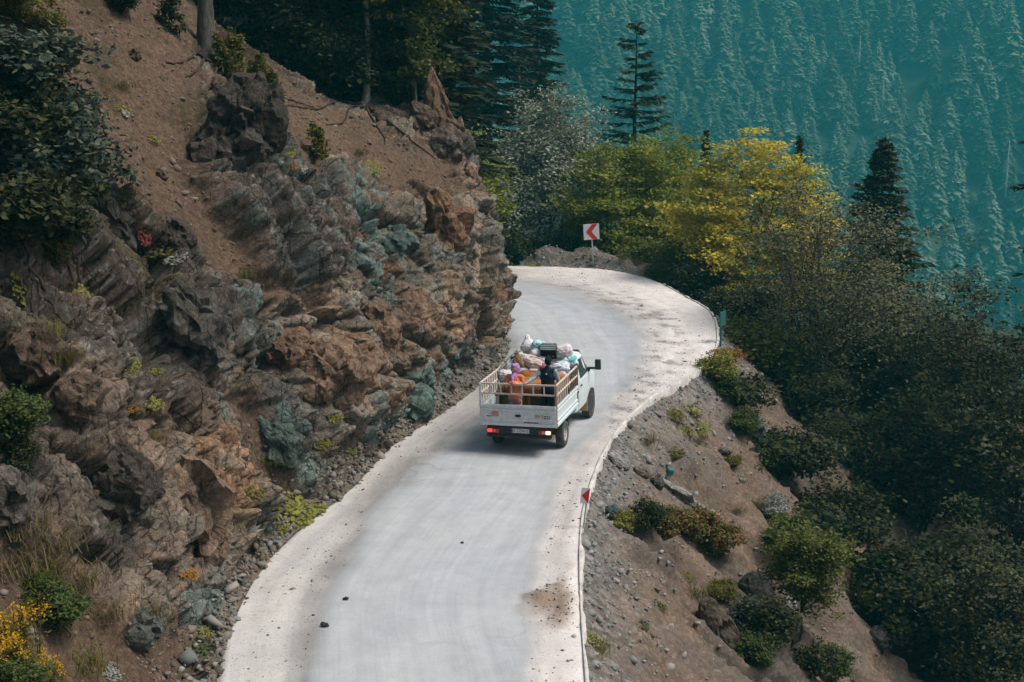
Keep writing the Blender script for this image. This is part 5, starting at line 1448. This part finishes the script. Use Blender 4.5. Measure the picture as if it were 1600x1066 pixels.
def boulder(px, py, size, label, seed, col=(.1, .085, .07), rot=(0, 0, 0), up=.25, which=('cliff', 'slope'), name='boulder', sub=4, y=None, rough=1.0, taper=0.0):
    col = tuple(c_ * w_ for c_, w_ in zip(col, (1.55, 1.38, 1.22)))
    h = hit(px, py, which)
    p = h[0] if h and y is None else at_depth(px, py, y or 45)
    if h and y is None: p = p + h[1] * (up - .5) * min(size) * .6
    o = link(name, stone_mesh(name, seed, size, rough, sub, col, .5, taper), M_CLIFF, None, p); o.rotation_euler = rot
    return tag(o, label, 'rock')
TAN, DK, GRY, TEALC, PALE = (.115, .080, .057), (.050, .046, .042), (.085, .083, .078), (.070, .105, .102), (.24, .225, .20)
boulder(388, 190, (1.9, 1.7, 2.6), 'large dark craggy outcrop with seedling spruces on top, upper left of the cliff', 3, DK, (0, .3, .2), .35, sub=5)
boulder(330, 235, (1.2, 1.2, 1.5), 'dark rock on the left side of the craggy outcrop', 4, DK, (0, .2, .8), .3)
boulder(684, 168, (1.5, 1.2, 2.5), 'tall pointed tan rock standing at the top of the cliff nose', 5, (.15, .11, .08), (0, -.10, .3), y=44.6, rough=.9, taper=.78)
boulder(655, 190, (1.5, 1.2, 1.25), 'rounded grey rock left of the tall pointed rock', 6, (.085, .07, .06), y=44.4)
boulder(612, 200, (1.5, 1.3, 1.1), 'lumpy dark rock on the cliff top, left of the rounded grey rock', 7, (.07, .058, .05), (0, 0, .5), y=44.2)
boulder(690, 228, (1.5, 1.3, 1.15), 'dark weathered block under the tall pointed rock', 8, (.075, .065, .058), (0, .1, .4), y=44.3)
boulder(718, 198, (.45, .5, .75), 'small pointed rock right of the tall pointed rock', 9, (.13, .10, .075), (0, .25, 0), y=44.8, sub=3, taper=.9)
boulder(737, 270, (.5, .5, .75), 'pinkish block on the edge of the cliff nose', 10, (.20, .14, .115), (0, .1, .2), y=44.4, sub=3)
boulder(694, 345, (1.15, 1.0, 2.0), 'large tan block jutting from the upper cliff face near its nose', 11, (.16, .105, .070), (0, -.25, .3), .45)
boulder(525, 590, (2.0, 1.5, 1.9), 'big pale brown angular block in the middle of the cliff face', 12, (.155, .115, .088), (.2, -.5, .5), .35, sub=5)
boulder(590, 520, (1.3, 1.1, 1.5), 'pale angular block above right of the big pale brown block', 13, (.150, .110, .085), (0, -.6, .2), .35)
boulder(455, 545, (1.1, 1.0, 1.2), 'brown angular block left of the big pale brown block', 14, (.13, .092, .068), (.3, -.4, .9), .35)
boulder(620, 385, (1.2, .9, .9), 'grey-green block high on the cliff face below the soil', 15, TEALC, (0, -.5, .2), .35)
boulder(305, 500, (1.0, 1.0, 1.8), 'dark grey slab leaning down the left part of the cliff', 16, (.075, .075, .070), (0, -.5, .4), .35)
boulder(275, 372, (.8, .8, .9), 'dark knob of rock beside the red-leaved fern', 17, DK, (0, -.3, .3), .35)
boulder(440, 690, (.7, .7, 1.5), 'long teal-grey slab low on the cliff face', 18, TEALC, (0, -.65, .4), .3)
boulder(640, 640, (1.6, 1.3, 1.3), 'teal-green rock bulging at the foot of the cliff beside the truck', 19, (.075, .118, .114), (0, -.4, .6), .3)
boulder(315, 800, (.9, .9, 2.2), 'ribbed tan column of rock at the lower left of the cliff', 20, (.15, .115, .09), (0, -.3, .2), .3)
boulder(180, 760, (1.5, 1.3, 1.5), 'dark lichen-spotted boulder at the lower left', 21, (.055, .052, .048), (0, -.4, .5), .35, sub=5)
boulder(10, 775, (.8, .8, 1.1), 'grey boulder at the left edge', 22, GRY, (0, 0, .5), .4)
boulder(60, 560, (1.0, .9, 1.0), 'brown boulder near the left edge below the dark shrubs', 23, (.085, .068, .055), (0, -.3, .5), .4)
boulder(120, 620, (.9, .8, .9), 'brownish rock left of the dark grey slab', 24, (.10, .08, .064), (0, -.3, 1.5), .4)
boulder(175, 340, (.7, .8, 1.6), 'dark steep rock below the left shrubs', 25, (.05, .052, .05), (0, -.3, .4), .4)
boulder(252, 272, (.34, .3, .3), 'grey stone lying in the soil gully', 26, (.13, .115, .105), sub=3, up=.6, name='stone')
boulder(208, 87, (.36, .34, .34), 'brown round stone high in the soil gully', 27, (.10, .078, .062), sub=3, up=.6, name='stone')
boulder(194, 180, (.22, .2, .2), 'pale grey stone under a leaf sprig in the soil gully', 28, (.22, .22, .21), sub=3, up=.7, name='stone')
boulder(472, 266, (.26, .2, .24), 'small pale stone beside the seedling on the cliff', 29, (.26, .26, .26), sub=3, up=.7, name='stone')
boulder(215, 985, (.8, .7, .7), 'teal-veined rock at the foot of the lower left bank', 30, (.09, .105, .10), up=.4)
# right-hand slope
def slab(px, py, size, label, seed, col, rz, tilt, name='slab'):
    h = hit(px, py, ('slope',)); n = h[1]
    o = link(name, stone_mesh(name, seed, size, .45, 4, col, .25), M_CLIFF, None, h[0] + n * size[2] * .15)
    q = n.to_track_quat('Z', 'Y') @ Quaternion((0, 0, 1), rz); o.rotation_mode = 'QUATERNION'; o.rotation_quaternion = q
    return tag(o, label, 'rock')
slab(1075, 785, (.42, 2.3, .3), 'long pale stone slab lying down the earth slope', 41, (.30, .28, .25), R(20), 0)
slab(957, 803, (1.0, .36, .34), 'teal-grey stone slab sticking out below the red triangle marker', 42, TEALC, R(-30), 0)
slab(966, 722, (1.0, .7, .35), 'pale broken concrete chunk under the road edge beside the truck', 43, (.26, .25, .23), R(-30), 0)
slab(1003, 742, (.9, .45, .4), 'pale brown broken rock left of the broken teal post', 44, (.20, .175, .14), R(-40), 0)
slab(1025, 755, (.5, .4, .35), 'dark flat rock at the foot of the broken teal post', 45, (.09, .085, .08), R(-20), 0)
slab(1132, 706, (.5, .3, .28), 'pale stone at the middle of the earth slope', 46, (.19, .165, .14), R(-20), 0)
slab(1122, 745, (.4, .12, .14), 'thin pale stone lower on the earth slope', 47, (.20, .18, .155), R(60), 0)
slab(1180, 925, (1.0, 1.0, .9), 'dark rock behind the slope sapling', 48, (.055, .050, .046), 0, 0)
slab(1120, 985, (.7, 1.7, .6), 'long brown rock ledge low on the earth slope', 49, (.13, .098, .072), R(25), 0)
slab(1232, 940, (.3, .7, .3), 'pale stone glimpsed beside the slope sapling', 50, (.34, .33, .31), R(20), 0)
slab(1370, 1000, (.8, .7, .6), 'grey rock near the lower end of the earth slope', 51, GRY, 0, 0)
# small rubble: far too many to count
ICO = None
def rubble(name, pts, sizes, cols, seed, label, cat, flatten=.7):
    global ICO
    if ICO is None:
        bm = bmesh.new(); bmesh.ops.create_icosphere(bm, subdivisions=1, radius=.5); bm.verts.ensure_lookup_table()
        ICO = (np.array([v.co[:] for v in bm.verts]), np.array([[v.index for v in f.verts] for f in bm.faces])); bm.free()
    V0, F0 = ICO; rng = np.random.default_rng(seed); n = len(pts)
    V0 = V0[:12]; bm = bmesh.new(); [bm.verts.new(v) for v in V0]; bmesh.ops.convex_hull(bm, input=bm.verts); bm.verts.ensure_lookup_table(); F0 = np.array([[v.index for v in f.verts] for f in bm.faces]); bm.free()
    J = V0[None] * rng.uniform(.65, 1.35, (n, 12, 1)) * rng.uniform(.6, 1.3, (n, 1, 3)) * np.array([1, 1, flatten])
    a = rng.uniform(0, 6.28, n); c_, s_ = np.cos(a)[:, None], np.sin(a)[:, None]
    X = np.stack([J[..., 0] * c_ - J[..., 1] * s_, J[..., 0] * s_ + J[..., 1] * c_, J[..., 2] + .25 * (J[..., 0] * rng.normal(size=(n, 1)))], -1) * sizes[:, None, None] + pts[:, None, :]
    F = (F0[None] + (np.arange(n) * 12)[:, None, None]).reshape(-1, 3)
    m = mat_leaf(name, cols, 0.0, .95, spec=.1)
    o = link(name, raw_mesh(name, X.reshape(-1, 3), F), m)
    return tag(o, label, cat, kind='stuff')
rng = np.random.default_rng(5)
BROWNS = [(.075, .060, .048), (.115, .095, .078), (.165, .140, .115), (.10, .115, .11), (.23, .21, .185)]
ii = rng.integers(25, NR - 30, 5200); jj = np.clip((np.abs(rng.normal(size=5200)) * 13 + 1), 1, 45).astype(int)
rubble('scree', C2[ii, jj] + rng.normal(size=(5200, 3)) * .04, np.exp(rng.normal(-2.75, .55, 5200)), BROWNS, 1, 'loose stones and rubble along the foot of the cliff', 'rubble')
ok = np.argwhere((DIRT > .6) & (BACK < .1)); ok = ok[rng.integers(0, len(ok), 5200)]
rubble('soil_stones', C2[ok[:, 0], ok[:, 1]], np.exp(rng.normal(-3.0, .55, 5200)), [(.07, .05, .038), (.10, .074, .055), (.135, .10, .075), (.16, .14, .115)], 2, 'stones scattered over the bare soil of the bank', 'stones')
ii = rng.integers(5, NS - 5, 6500); jj = np.clip(np.abs(rng.normal(size=6500)) * 14 + 2, 1, 55).astype(int)
rubble('edge_rubble', S2[ii, jj] + rng.normal(size=(6500, 3)) * .03, np.exp(rng.normal(-2.75, .55, 6500)), [(.12, .115, .105), (.17, .16, .15), (.22, .21, .195), (.11, .135, .13), (.28, .27, .25)], 3, 'grey rubble tipped along the outer road edge', 'rubble')
jj = rng.integers(13, 190, 5500); ii = rng.integers(5, int(NS * .75), 5500)
rubble('slope_stones', S2[ii, jj], np.exp(rng.normal(-3.0, .55, 5500)), [(.085, .064, .048), (.115, .090, .070), (.14, .115, .092), (.19, .17, .15)], 4, 'loose stones scattered down the earth slope', 'stones')
gp = np.argwhere((pav < .5)); gp = gp[rng.integers(0, len(gp), 30000)]
xx = RP[gp[:, 0], gp[:, 1]]; dens = .10 + 1.2 * debris[gp[:, 0], gp[:, 1]] + .35 * edge_band[gp[:, 0], gp[:, 1]] * sstep(.45, .6, fbm(xx, 1.2, 3, 60)) + 2 * soil[gp[:, 0], gp[:, 1]]
sel = rng.uniform(size=len(gp)) < dens * .55
xx = xx[sel] + rng.normal(size=(sel.sum(), 3)) * np.array([.08, .08, 0])
rubble('road_grit', xx, np.exp(rng.normal(-3.45, .45, len(xx))), [(.07, .06, .055), (.16, .14, .13), (.26, .24, .22), (.40, .38, .36)], 6, 'grit and pebbles strewn over the road shoulders', 'grit', .6)
for px, py, s, lab in ((508, 979, .11, 'dark stone on the paving at the lower left'), (541, 937, .09, 'small dark stone on the paving, upper of the two'), (722, 849, .06, 'tiny dark stone near the middle of the paving')):
    p = on_ground(px, py); o = link('stone', stone_mesh('stone', int(px), (s * 1.4, s, s * .8), 1, 2, (.06, .055, .05)), M_CLIFF, None, p + Vector((0, 0, s * .25))); tag(o, lab, 'stone')

# ================================================================== SMALL PLANTS
L_OLIVE = mat_leaf('olive_sprig', [(.075, .075, .016), (.115, .110, .022), (.16, .14, .03)], .3)
L_YG = mat_leaf('yellow_green_leaf', [(.12, .13, .022), (.19, .19, .035), (.26, .24, .05)], .3)
L_MID = mat_leaf('fresh_green_leaf', [(.035, .055, .016), (.060, .085, .022), (.09, .11, .03)], .3)
L_BLUE = mat_leaf('bluish_green_leaf', [(.020, .034, .026), (.036, .054, .040), (.062, .080, .060), (.10, .10, .05)], .2)
L_PALE = mat_leaf('pale_grey_leaf', [(.14, .155, .13), (.21, .22, .19), (.29, .29, .25)], .25)
L_RED = mat_leaf('red_leaf', [(.20, .045, .045), (.28, .07, .06), (.12, .07, .03)], .3)
L_ORANGE = mat_leaf('orange_leaf', [(.24, .11, .025), (.32, .17, .035), (.13, .10, .02)], .3)
L_MIXED = mat_leaf('turning_leaf', [(.030, .048, .016), (.055, .075, .022), (.085, .10, .03), (.13, .13, .03), (.34, .10, .02), (.10, .10, .05)], .3)
L_DRY = mat_leaf('dry_grass', [(.13, .095, .05), (.19, .14, .075), (.10, .085, .035), (.075, .075, .022)], .3)
L_GOLD = mat_leaf('goldenrod_flower', [(.46, .26, .012), (.56, .33, .02), (.36, .21, .01)], .3)
bushes = [broadleaf_meshes('small_bush%d' % k, 1.0, .56, .02, 400 + k, 110, 34, .075, .6, .12, 4, .03, limbs=16) for k in range(4)]
saplings = [broadleaf_meshes('sapling%d' % k, 1.0, .34, .04, 420 + k, 90, 34, .055, .3, .09, 1, .022, limbs=18) for k in range(2)]
tall_sapling = [broadleaf_meshes('tall_sapling', 3.3, .95, .2, 440, 190, 40, .085, .35, .20, 1, .04, limbs=26)]
seedlings = [conifer_meshes('seedling%d' % k, 1.0, .36, 430 + k, .04, .12, 7, .1, 9, tl=.20, tw=.05, trunk_r=.02) for k in range(3)]
def tuft_mesh(seed, n=190, ln=.45, spread=.20):
    rng = np.random.default_rng(seed); a = rng.uniform(0, 6.28, n); b0 = rng.normal(size=(n, 3)) * np.array([spread, spread, .01])
    d = np.stack([np.cos(a) * .5, np.sin(a) * .5, rng.uniform(.6, 1.2, n)], 1); L = rng.uniform(.4, 1, n) * ln
    w = np.stack([-np.sin(a), np.cos(a), 0 * a], 1) * .006
    m1 = b0 + d * (L * .55)[:, None]; tip = b0 + d * L[:, None] + np.stack([np.cos(a), np.sin(a), -.6 + 0 * a], 1) * (L * .35)[:, None]
    V = np.stack([b0 - w, b0 + w, m1 + w * .8, m1 - w * .8, m1 - w * .8, m1 + w * .8, tip + w * .1, tip - w * .1], 1).reshape(-1, 3)
    F = np.arange(n * 8).reshape(-1, 4)
    return raw_mesh('tuft', V, F)
def cover_mesh(seed, n=170, r=.5, leaf=.105):
    rng = np.random.default_rng(seed); a = rng.uniform(0, 6.28, n); q = np.sqrt(rng.uniform(0, 1, n)) * r
    c = np.stack([np.cos(a) * q, np.sin(a) * q, .06 + rng.uniform(0, .16, n) * (1 - q / r * .5)], 1)
    nor = unit(np.array([0, 0, 1.]) + rng.normal(size=(n, 3)) * .35); t = rng.normal(size=(n, 3)); t[:, 2] *= .2
    t = unit(t - nor * (t * nor).sum(1, keepdims=True)); b_ = np.cross(nor, t); s = leaf * rng.uniform(.5, 1.2, n)[:, None] * .5
    V = np.stack([c - t * s, c - t * s * .4 + b_ * s * .95, c + t * s * .6 + b_ * s * .7, c + t * s, c + t * s * .6 - b_ * s * .7, c - t * s * .4 - b_ * s * .95], 1)
    F = np.arange(n * 6).reshape(-1, 6)
    Fq = np.concatenate([F[:, [0, 1, 2, 3]], F[:, [0, 3, 4, 5]]])
    return raw_mesh('cover', V.reshape(-1, 3), Fq)
def rosette_mesh(seed, n=16, ln=.28):
    rng = np.random.default_rng(seed); a = np.arange(n) * 2.4; d = np.stack([np.cos(a), np.sin(a), .35 + .5 * (np.arange(n) / n)], 1)
    V, F = leaf_quads(unit(d) * ln * .5, d, unit(np.stack([-np.cos(a) * .4, -np.sin(a) * .4, 1 + 0 * a], 1)), np.full(n, ln), np.full(n, ln * .3))
    return raw_mesh('rosette', V, F)
def golden_meshes(seed, n=16):
    rng = np.random.default_rng(seed); wood = Soup(); cl = []; lv = []
    for k in range(n):
        b0 = rng.normal(size=3) * np.array([.16, .16, 0]); tip = b0 + np.array([rng.normal() * .12, rng.normal() * .12, rng.uniform(.6, 1.0)])
        wood.tube(bezier3(b0, (b0 + tip) / 2 + rng.normal(size=3) * .03, tip, 5), [.008] * 5, 4)
        for q in range(6): cl.append(tip - np.array([0, 0, .04 * q]) + rng.normal(size=3) * .03)
        for q in range(10): lv.append(b0 + (tip - b0) * rng.uniform(.1, .8))
    V, F = scatter_leaves(rng, np.array(cl), 12, .035, 1, .035, .8); fl = raw_mesh('gold', V, F)
    V, F = scatter_leaves(rng, np.array(lv), 4, .06, .6, .11, .3); gl = raw_mesh('gold_leaves', V, F)
    return wood.mesh('gold_stems', True), gl, fl
tufts = [tuft_mesh(500 + k) for k in range(3)]; covers = [cover_mesh(510 + k) for k in range(3)]; roset = rosette_mesh(520); golds = [golden_meshes(530 + k) for k in range(2)]
STEM = new_mat('plant_stem', (.06, .06, .02), .8)
cnt = [0]
def plant(kind, px, py, s, mat, label, which=('cliff', 'slope'), cat=None):
    h = None; q = py
    while h is None and q < py + 60: h = hit(px, q, which); q += 6
    if h is None: return
    p = h[0] - Vector((0, 0, .04)); k = cnt[0]; cnt[0] += 1
    names = {'tall': 'sapling', 'bush': 'shrub', 'sapling': 'sapling', 'seedling': 'spruce_seedling', 'tuft': 'grass_tuft', 'cover': 'leafy_plant', 'rosette': 'rosette_plant', 'gold': 'goldenrod_plant'}
    nm = names[kind]; cat = cat or {'tall': 'sapling', 'bush': 'shrub', 'sapling': 'sapling', 'seedling': 'seedling', 'tuft': 'grass', 'cover': 'plant', 'rosette': 'plant', 'gold': 'flower'}[kind]
    if kind in ('bush', 'sapling', 'seedling', 'tall'):
        ms = {'tall': tall_sapling, 'bush': bushes, 'sapling': saplings, 'seedling': seedlings}[kind]
        return grow(nm, ms[k % len(ms)], p, label, cat, (BARK_D, mat), rz=k * 1.7, sc=s, part='foliage', stem='stem')
    if kind == 'gold':
        m = golds[k % 2]; r = grow(nm, (m[0], m[1]), p, label, cat, (STEM, L_OLIVE), rz=k, sc=s, part='foliage', stem='stem')
        if len(m[2].materials) == 0: m[2].materials.append(L_GOLD)
        f = bpy.data.objects.new('flower_heads', m[2]); COL.objects.link(f); f.parent = r
        return r
    me = {'tuft': tufts[k % 3], 'cover': covers[k % 3], 'rosette': roset}[kind]
    if len(me.materials) == 0: me.materials.append(mat)
    o = bpy.data.objects.new(nm, me); COL.objects.link(o); o.location = p; o.scale = (s, s, s)
    o.material_slots[0].link = 'OBJECT'; o.material_slots[0].material = mat
    n = (h[1] + Vector((0, 0, .8))).normalized() if kind != 'tuft' else Vector((0, 0, 1))
    o.rotation_mode = 'QUATERNION'; o.rotation_quaternion = n.to_track_quat('Z', 'Y') @ Quaternion((0, 0, 1), k * 1.7)
    return tag(o, label, cat, kind='stuff' if kind == 'tuft' else None)
PL = [
    ('bush', 20, 170, 2.0, L_BLUE, 'dark shrub at the left edge, uppermost of the dark shrubs'), ('bush', 118, 235, 1.3, L_BLUE, 'sprawling dark shrub beside the soil gully'), ('bush', 70, 320, 1.9, L_BLUE, 'large dark shrub at the middle of the left shrub mass'),
    ('bush', 145, 318, 1.3, L_BLUE, 'dark shrub overhanging the steep dark rock'), ('bush', 15, 390, 1.8, L_DARK, 'very dark shrub at the left edge, lowest of the dark shrubs'), ('bush', 95, 395, 1.3, L_DARK, 'dark shrub above the yellow-leaved plants on the left'),
    ('bush', 15, 262, 1.6, L_DARK, 'very dark shrub at the left edge between the upper and lower ones'), ('bush', 25, 40, 1.2, L_OLIVE, 'olive shrub in the top left corner'), ('bush', 70, 55, .7, L_OLIVE, 'small olive shrub beside the top left corner'), ('bush', 190, 22, .8, L_DARK, 'dark shrub at the top edge left of the rooted trunk'),
    ('seedling', 368, 118, 1.3, L_OLIVE, 'seedling spruce on top of the dark craggy outcrop'), ('seedling', 345, 112, 1.0, L_OLIVE, 'seedling spruce on the left of the craggy outcrop top'), ('seedling', 405, 140, 1.0, L_OLIVE, 'small seedling spruce on the right shoulder of the craggy outcrop'),
    ('seedling', 425, 150, .8, L_OLIVE, 'smallest seedling spruce on the right of the craggy outcrop'), ('seedling', 495, 248, 1.0, L_OLIVE, 'lone seedling spruce on the upper cliff, middle'), ('seedling', 265, 48, 1.0, L_DARK, 'dark seedling at the top beside the rooted trunk'),
    ('cover', 235, 215, .45, L_YG, 'bright yellow-green leaf cluster in the soil gully'), ('cover', 190, 168, .4, L_YG, 'leaf sprig above the pale grey stone'), ('cover', 137, 152, .5, L_YG, 'yellow-green sprig at the left of the soil gully'), ('tuft', 195, 135, .8, L_DRY, 'dry grass tuft in the middle of the soil gully'),
    ('cover', 582, 262, .6, L_YG, 'yellow-green leaves on the soil above the cliff face'), ('tuft', 560, 240, .8, L_DRY, 'dry grass tuft on the soil above the cliff face'), ('cover', 452, 240, .5, L_YG, 'pale leaves left of the lone seedling spruce'), ('cover', 458, 258, .35, L_ORANGE, 'orange leaves below the lone seedling spruce'),
    ('cover', 258, 388, .8, L_MIXED, 'green and yellow fern-like plant in the left cliff'), ('cover', 228, 366, .45, L_RED, 'pinkish red leaved plant on the left cliff'), ('cover', 275, 405, .55, L_PALE, 'pale green leaves beside the dark knob of rock'), ('tuft', 385, 430, .8, L_OLIVE, 'grass hanging at the lower end of the soil gully'),
    ('cover', 28, 445, .7, L_YG, 'yellow-green leaves at the left edge below the shrubs'), ('bush', 88, 415, .6, L_MIXED, 'small shrub with turning leaves on the left cliff'), ('cover', 122, 458, .5, L_YG, 'light green sprig on the left cliff face'), ('tuft', 70, 520, .9, L_OLIVE, 'olive grass on the ledge at the left'), ('tuft', 95, 560, .8, L_OLIVE, 'olive grass below the left ledge'),
    ('bush', 22, 690, .8, L_MID, 'fresh green shrub at the left edge'), ('bush', 30, 740, .6, L_DARK, 'dark shrub above the grey boulder at the left edge'), ('cover', 240, 585, .45, L_YG, 'small yellow-green plant in the middle of the left cliff'), ('cover', 205, 570, .35, L_YG, 'tiny light green plant on the left cliff'), ('cover', 205, 635, .3, L_ORANGE, 'orange leaves on the left cliff'),
    ('cover', 240, 630, .4, L_YG, 'leaf sprig right of the orange leaves'), ('tuft', 240, 685, .7, L_OLIVE, 'grass tuft on the lower left cliff'),
    ('cover', 455, 800, 1.1, L_YG, 'broad-leaved yellow-green plant at the cliff foot beside the road'), ('cover', 488, 795, .7, L_YG, 'right part of the yellow-green leaves at the cliff foot'), ('cover', 432, 828, .6, L_YG, 'lowest clump of yellow-green leaves at the cliff foot'), ('rosette', 388, 830, 1.1, L_PALE, 'pale rosette plant left of the yellow-green leaves'),
    ('cover', 395, 765, .5, L_OLIVE, 'small olive plant above the pale rosette'), ('cover', 500, 690, .5, L_OLIVE, 'olive leaves on the earthy part of the cliff foot'), ('cover', 545, 705, .45, L_YG, 'light green leaves left of the teal-green rock'), ('cover', 525, 650, .35, L_YG, 'sprig in the crack left of the teal-green rock'), ('tuft', 420, 720, .8, L_OLIVE, 'grass in the earthy gully of the lower cliff'), ('cover', 295, 895, .35, L_ORANGE, 'orange flowering plant at the foot of the ribbed column'),
    ('cover', 310, 1012, .5, L_MID, 'green plant on the gravel at the foot of the lower bank'), ('cover', 320, 985, .3, L_YG, 'tiny green plant on the gravel above the other one'), ('cover', 170, 1050, .4, L_PALE, 'pale leaved plant at the bottom edge'),
    ('tuft', 28, 830, 1.3, L_DRY, 'dry grass tuft at the left edge below the grey boulder'), ('tuft', 85, 855, 1.2, L_DRY, 'dry grass tuft right of the left-edge tuft'), ('tuft', 15, 890, 1.3, L_DRY, 'tall dry grass at the left edge, lower tuft'), ('tuft', 60, 905, 1.2, L_OLIVE, 'olive grass tuft on the lower left bank'), ('tuft', 120, 915, 1.2, L_DRY, 'dry grass right of the olive tuft on the lower left bank'),
    ('tuft', 160, 960, 1.0, L_DRY, 'dry grass tuft above the bottom edge'), ('tuft', 45, 950, 1.1, L_OLIVE, 'olive grass behind the goldenrod'), ('tuft', 230, 960, .9, L_DRY, 'dry grass near the teal-veined rock'), ('bush', 88, 985, .75, L_MID, 'fresh green shrub beside the goldenrod at the lower left'), ('bush', 70, 955, .55, L_MID, 'small green shrub behind the goldenrod'),
    ('gold', 38, 1030, .85, L_GOLD, 'goldenrod with yellow flower heads at the lower left'), ('gold', 14, 1062, .7, L_GOLD, 'goldenrod in the bottom left corner'), ('gold', 78, 1075, .6, L_GOLD, 'smaller goldenrod at the bottom edge'), ('tuft', 130, 1040, 1.0, L_OLIVE, 'olive grass at the bottom edge'), ('bush', 30, 1085, .6, L_MID, 'green plant at the bottom edge below the goldenrod'),
]
SL = [
    ('bush', 1045, 835, .9, L_MIXED, 'shrub with turning leaves below the long pale slab, left part'), ('bush', 1085, 848, 1.0, L_MIXED, 'shrub with orange-red leaves at the middle of the earth slope'), ('bush', 1125, 870, 1.0, L_MIXED, 'shrub with turning leaves, right part of the slope thicket'), ('bush', 1012, 822, .7, L_DARK, 'dark green shrub at the upper left of the slope thicket'),
    ('cover', 1040, 800, .7, L_YG, 'yellow-green leaves at the lower end of the pale slab'), ('cover', 1075, 812, .7, L_OLIVE, 'olive leaves above the slope thicket'), ('tuft', 1085, 930, 1.1, L_DRY, 'dry grass hanging below the slope thicket'), ('cover', 1070, 900, .6, L_OLIVE, 'olive creeper below the slope thicket'), ('bush', 1130, 935, .6, L_OLIVE, 'olive shrub below the right end of the slope thicket'),
    ('tall', 1252, 1000, 1.0, L_HORN2, 'slender olive sapling low on the earth slope'), ('bush', 1205, 1010, 1.2, L_DARK, 'dark shrub left of the slope sapling'), ('bush', 1175, 1040, .8, L_MID, 'green shrub at the bottom edge left of the sapling'), ('bush', 1265, 1050, 1.1, L_DARK, 'dark shrub at the foot of the slope sapling'), ('bush', 1170, 985, .8, L_BLUE, 'bluish shrub beside the long brown ledge'), ('bush', 1300, 1060, .9, L_MID, 'green shrub at the bottom edge right of the sapling'),
    ('bush', 1235, 855, .9, L_OLIVE, 'olive shrub above the slope sapling'), ('sapling', 1230, 880, 1.6, L_HORN2, 'small olive sapling above the bigger sapling'),
    ('cover', 1052, 648, .8, L_OLIVE, 'yellowish creeper under the road edge, left part'), ('cover', 1080, 640, .8, L_YG, 'yellowish creeper under the road edge, right part'), ('cover', 1068, 672, .7, L_OLIVE, 'yellowish creeper a little down the slope'), ('cover', 1095, 668, .7, L_YG, 'light green creeper beside the road-edge shrubs'), ('cover', 1058, 705, .5, L_OLIVE, 'sparse creeper in the middle of the upper earth slope'),
    ('bush', 1118, 596, 1.0, L_YG, 'yellow-green shrub right below the road edge at the bend'), ('bush', 1140, 625, .9, L_MID, 'green shrub below the yellow-green one at the bend'), ('bush', 1135, 570, .8, L_ORANGE, 'orange-tinged shrub close to the teal board'), ('bush', 1165, 680, .9, L_MID, 'green shrub at the upper wood edge on the slope'),
    ('sapling', 1183, 690, .9, L_PALE, 'pale-leaved plant at the wood edge'), ('cover', 1155, 745, .5, L_PALE, 'pale flowering plant on the earth slope'), ('bush', 1145, 728, .45, L_OLIVE, 'small olive shrub above the pale flowering plant'), ('bush', 1213, 812, .8, L_PALE, 'grey-leaved shrub on the lower earth slope'), ('tuft', 1185, 790, 1.0, L_OLIVE, 'olive grass in the gully of the earth slope'),
    ('bush', 976, 830, .55, L_YG, 'yellow-green shrub right of the teal-grey slab'), ('cover', 1027, 945, .5, L_MID, 'bright green sprig on the lower earth slope'), ('cover', 1002, 975, .35, L_MID, 'tiny green sprig on the lower earth slope'), ('cover', 921, 998, .5, L_YG, 'green plant growing at the road edge near the bottom'), ('tuft', 935, 1015, .7, L_OLIVE, 'grass at the road edge near the bottom'),
    ('rosette', 1328, 930, 1.6, L_PALE, 'pale grey broad-leaved plant right of the sapling'), ('bush', 1345, 955, .9, L_OLIVE, 'olive shrub right of the pale grey plant'), ('bush', 1395, 985, 1.0, L_DARK, 'dark shrub beside the grey rock low on the slope'), ('bush', 1450, 1035, 1.0, L_OLIVE, 'olive shrub near the bottom edge on the far right of the earth'), ('tuft', 1090, 690, .8, L_DRY, 'dry grass tuft on the upper earth slope'), ('tuft', 1010, 690, .9, L_DRY, 'dry reddish grass below the road edge'), ('tuft', 1150, 800, .8, L_DRY, 'dry grass on the middle of the earth slope'), ('tuft', 1300, 900, 1.0, L_DRY, 'dry grass at the lower right of the earth slope'),
    ('tuft', 1046, 434, 1.3, L_YG, 'bright grass behind the outer road edge, left clump'), ('tuft', 1062, 444, 1.3, L_YG, 'bright grass behind the outer road edge, middle clump'), ('tuft', 1078, 456, 1.3, L_YG, 'bright grass behind the outer road edge, right clump'),
    ('cover', 800, 414, .8, L_YG, 'light green plants along the far road edge beside the cliff nose'), ('cover', 835, 414, .8, L_YG, 'light green plants along the far road edge under the willow'), ('tuft', 975, 404, 1.0, L_DRY, 'dry grass on the crest of the gravel bank'), ('tuft', 1000, 410, 1.0, L_OLIVE, 'olive grass on the right of the gravel bank'),
]
for a in PL: plant(*a, which=('cliff',))
for a in SL: plant(*a, which=('slope',))
# ================================================================== haze: one even, saturated teal box of air round everything
bm = bmesh.new()
add_box(bm, (150, 425, 25), (1180, 890, 474))
hz = link('haze', bm_mesh('haze', bm))
tag(hz, kind='stuff')
mh = bpy.data.materials.new('valley_air'); mh.use_nodes = True
nt = mh.node_tree.nodes; nt.clear()
out = nt.new('ShaderNodeOutputMaterial'); pv = nt.new('ShaderNodeVolumePrincipled')
pv.inputs['Color'].default_value = (.09, .76, .82, 1)
pv.inputs['Density'].default_value = .00044
pv.inputs['Anisotropy'].default_value = 0.0
mh.node_tree.links.new(pv.outputs[0], out.inputs['Volume'])
hz.data.materials.append(mh)
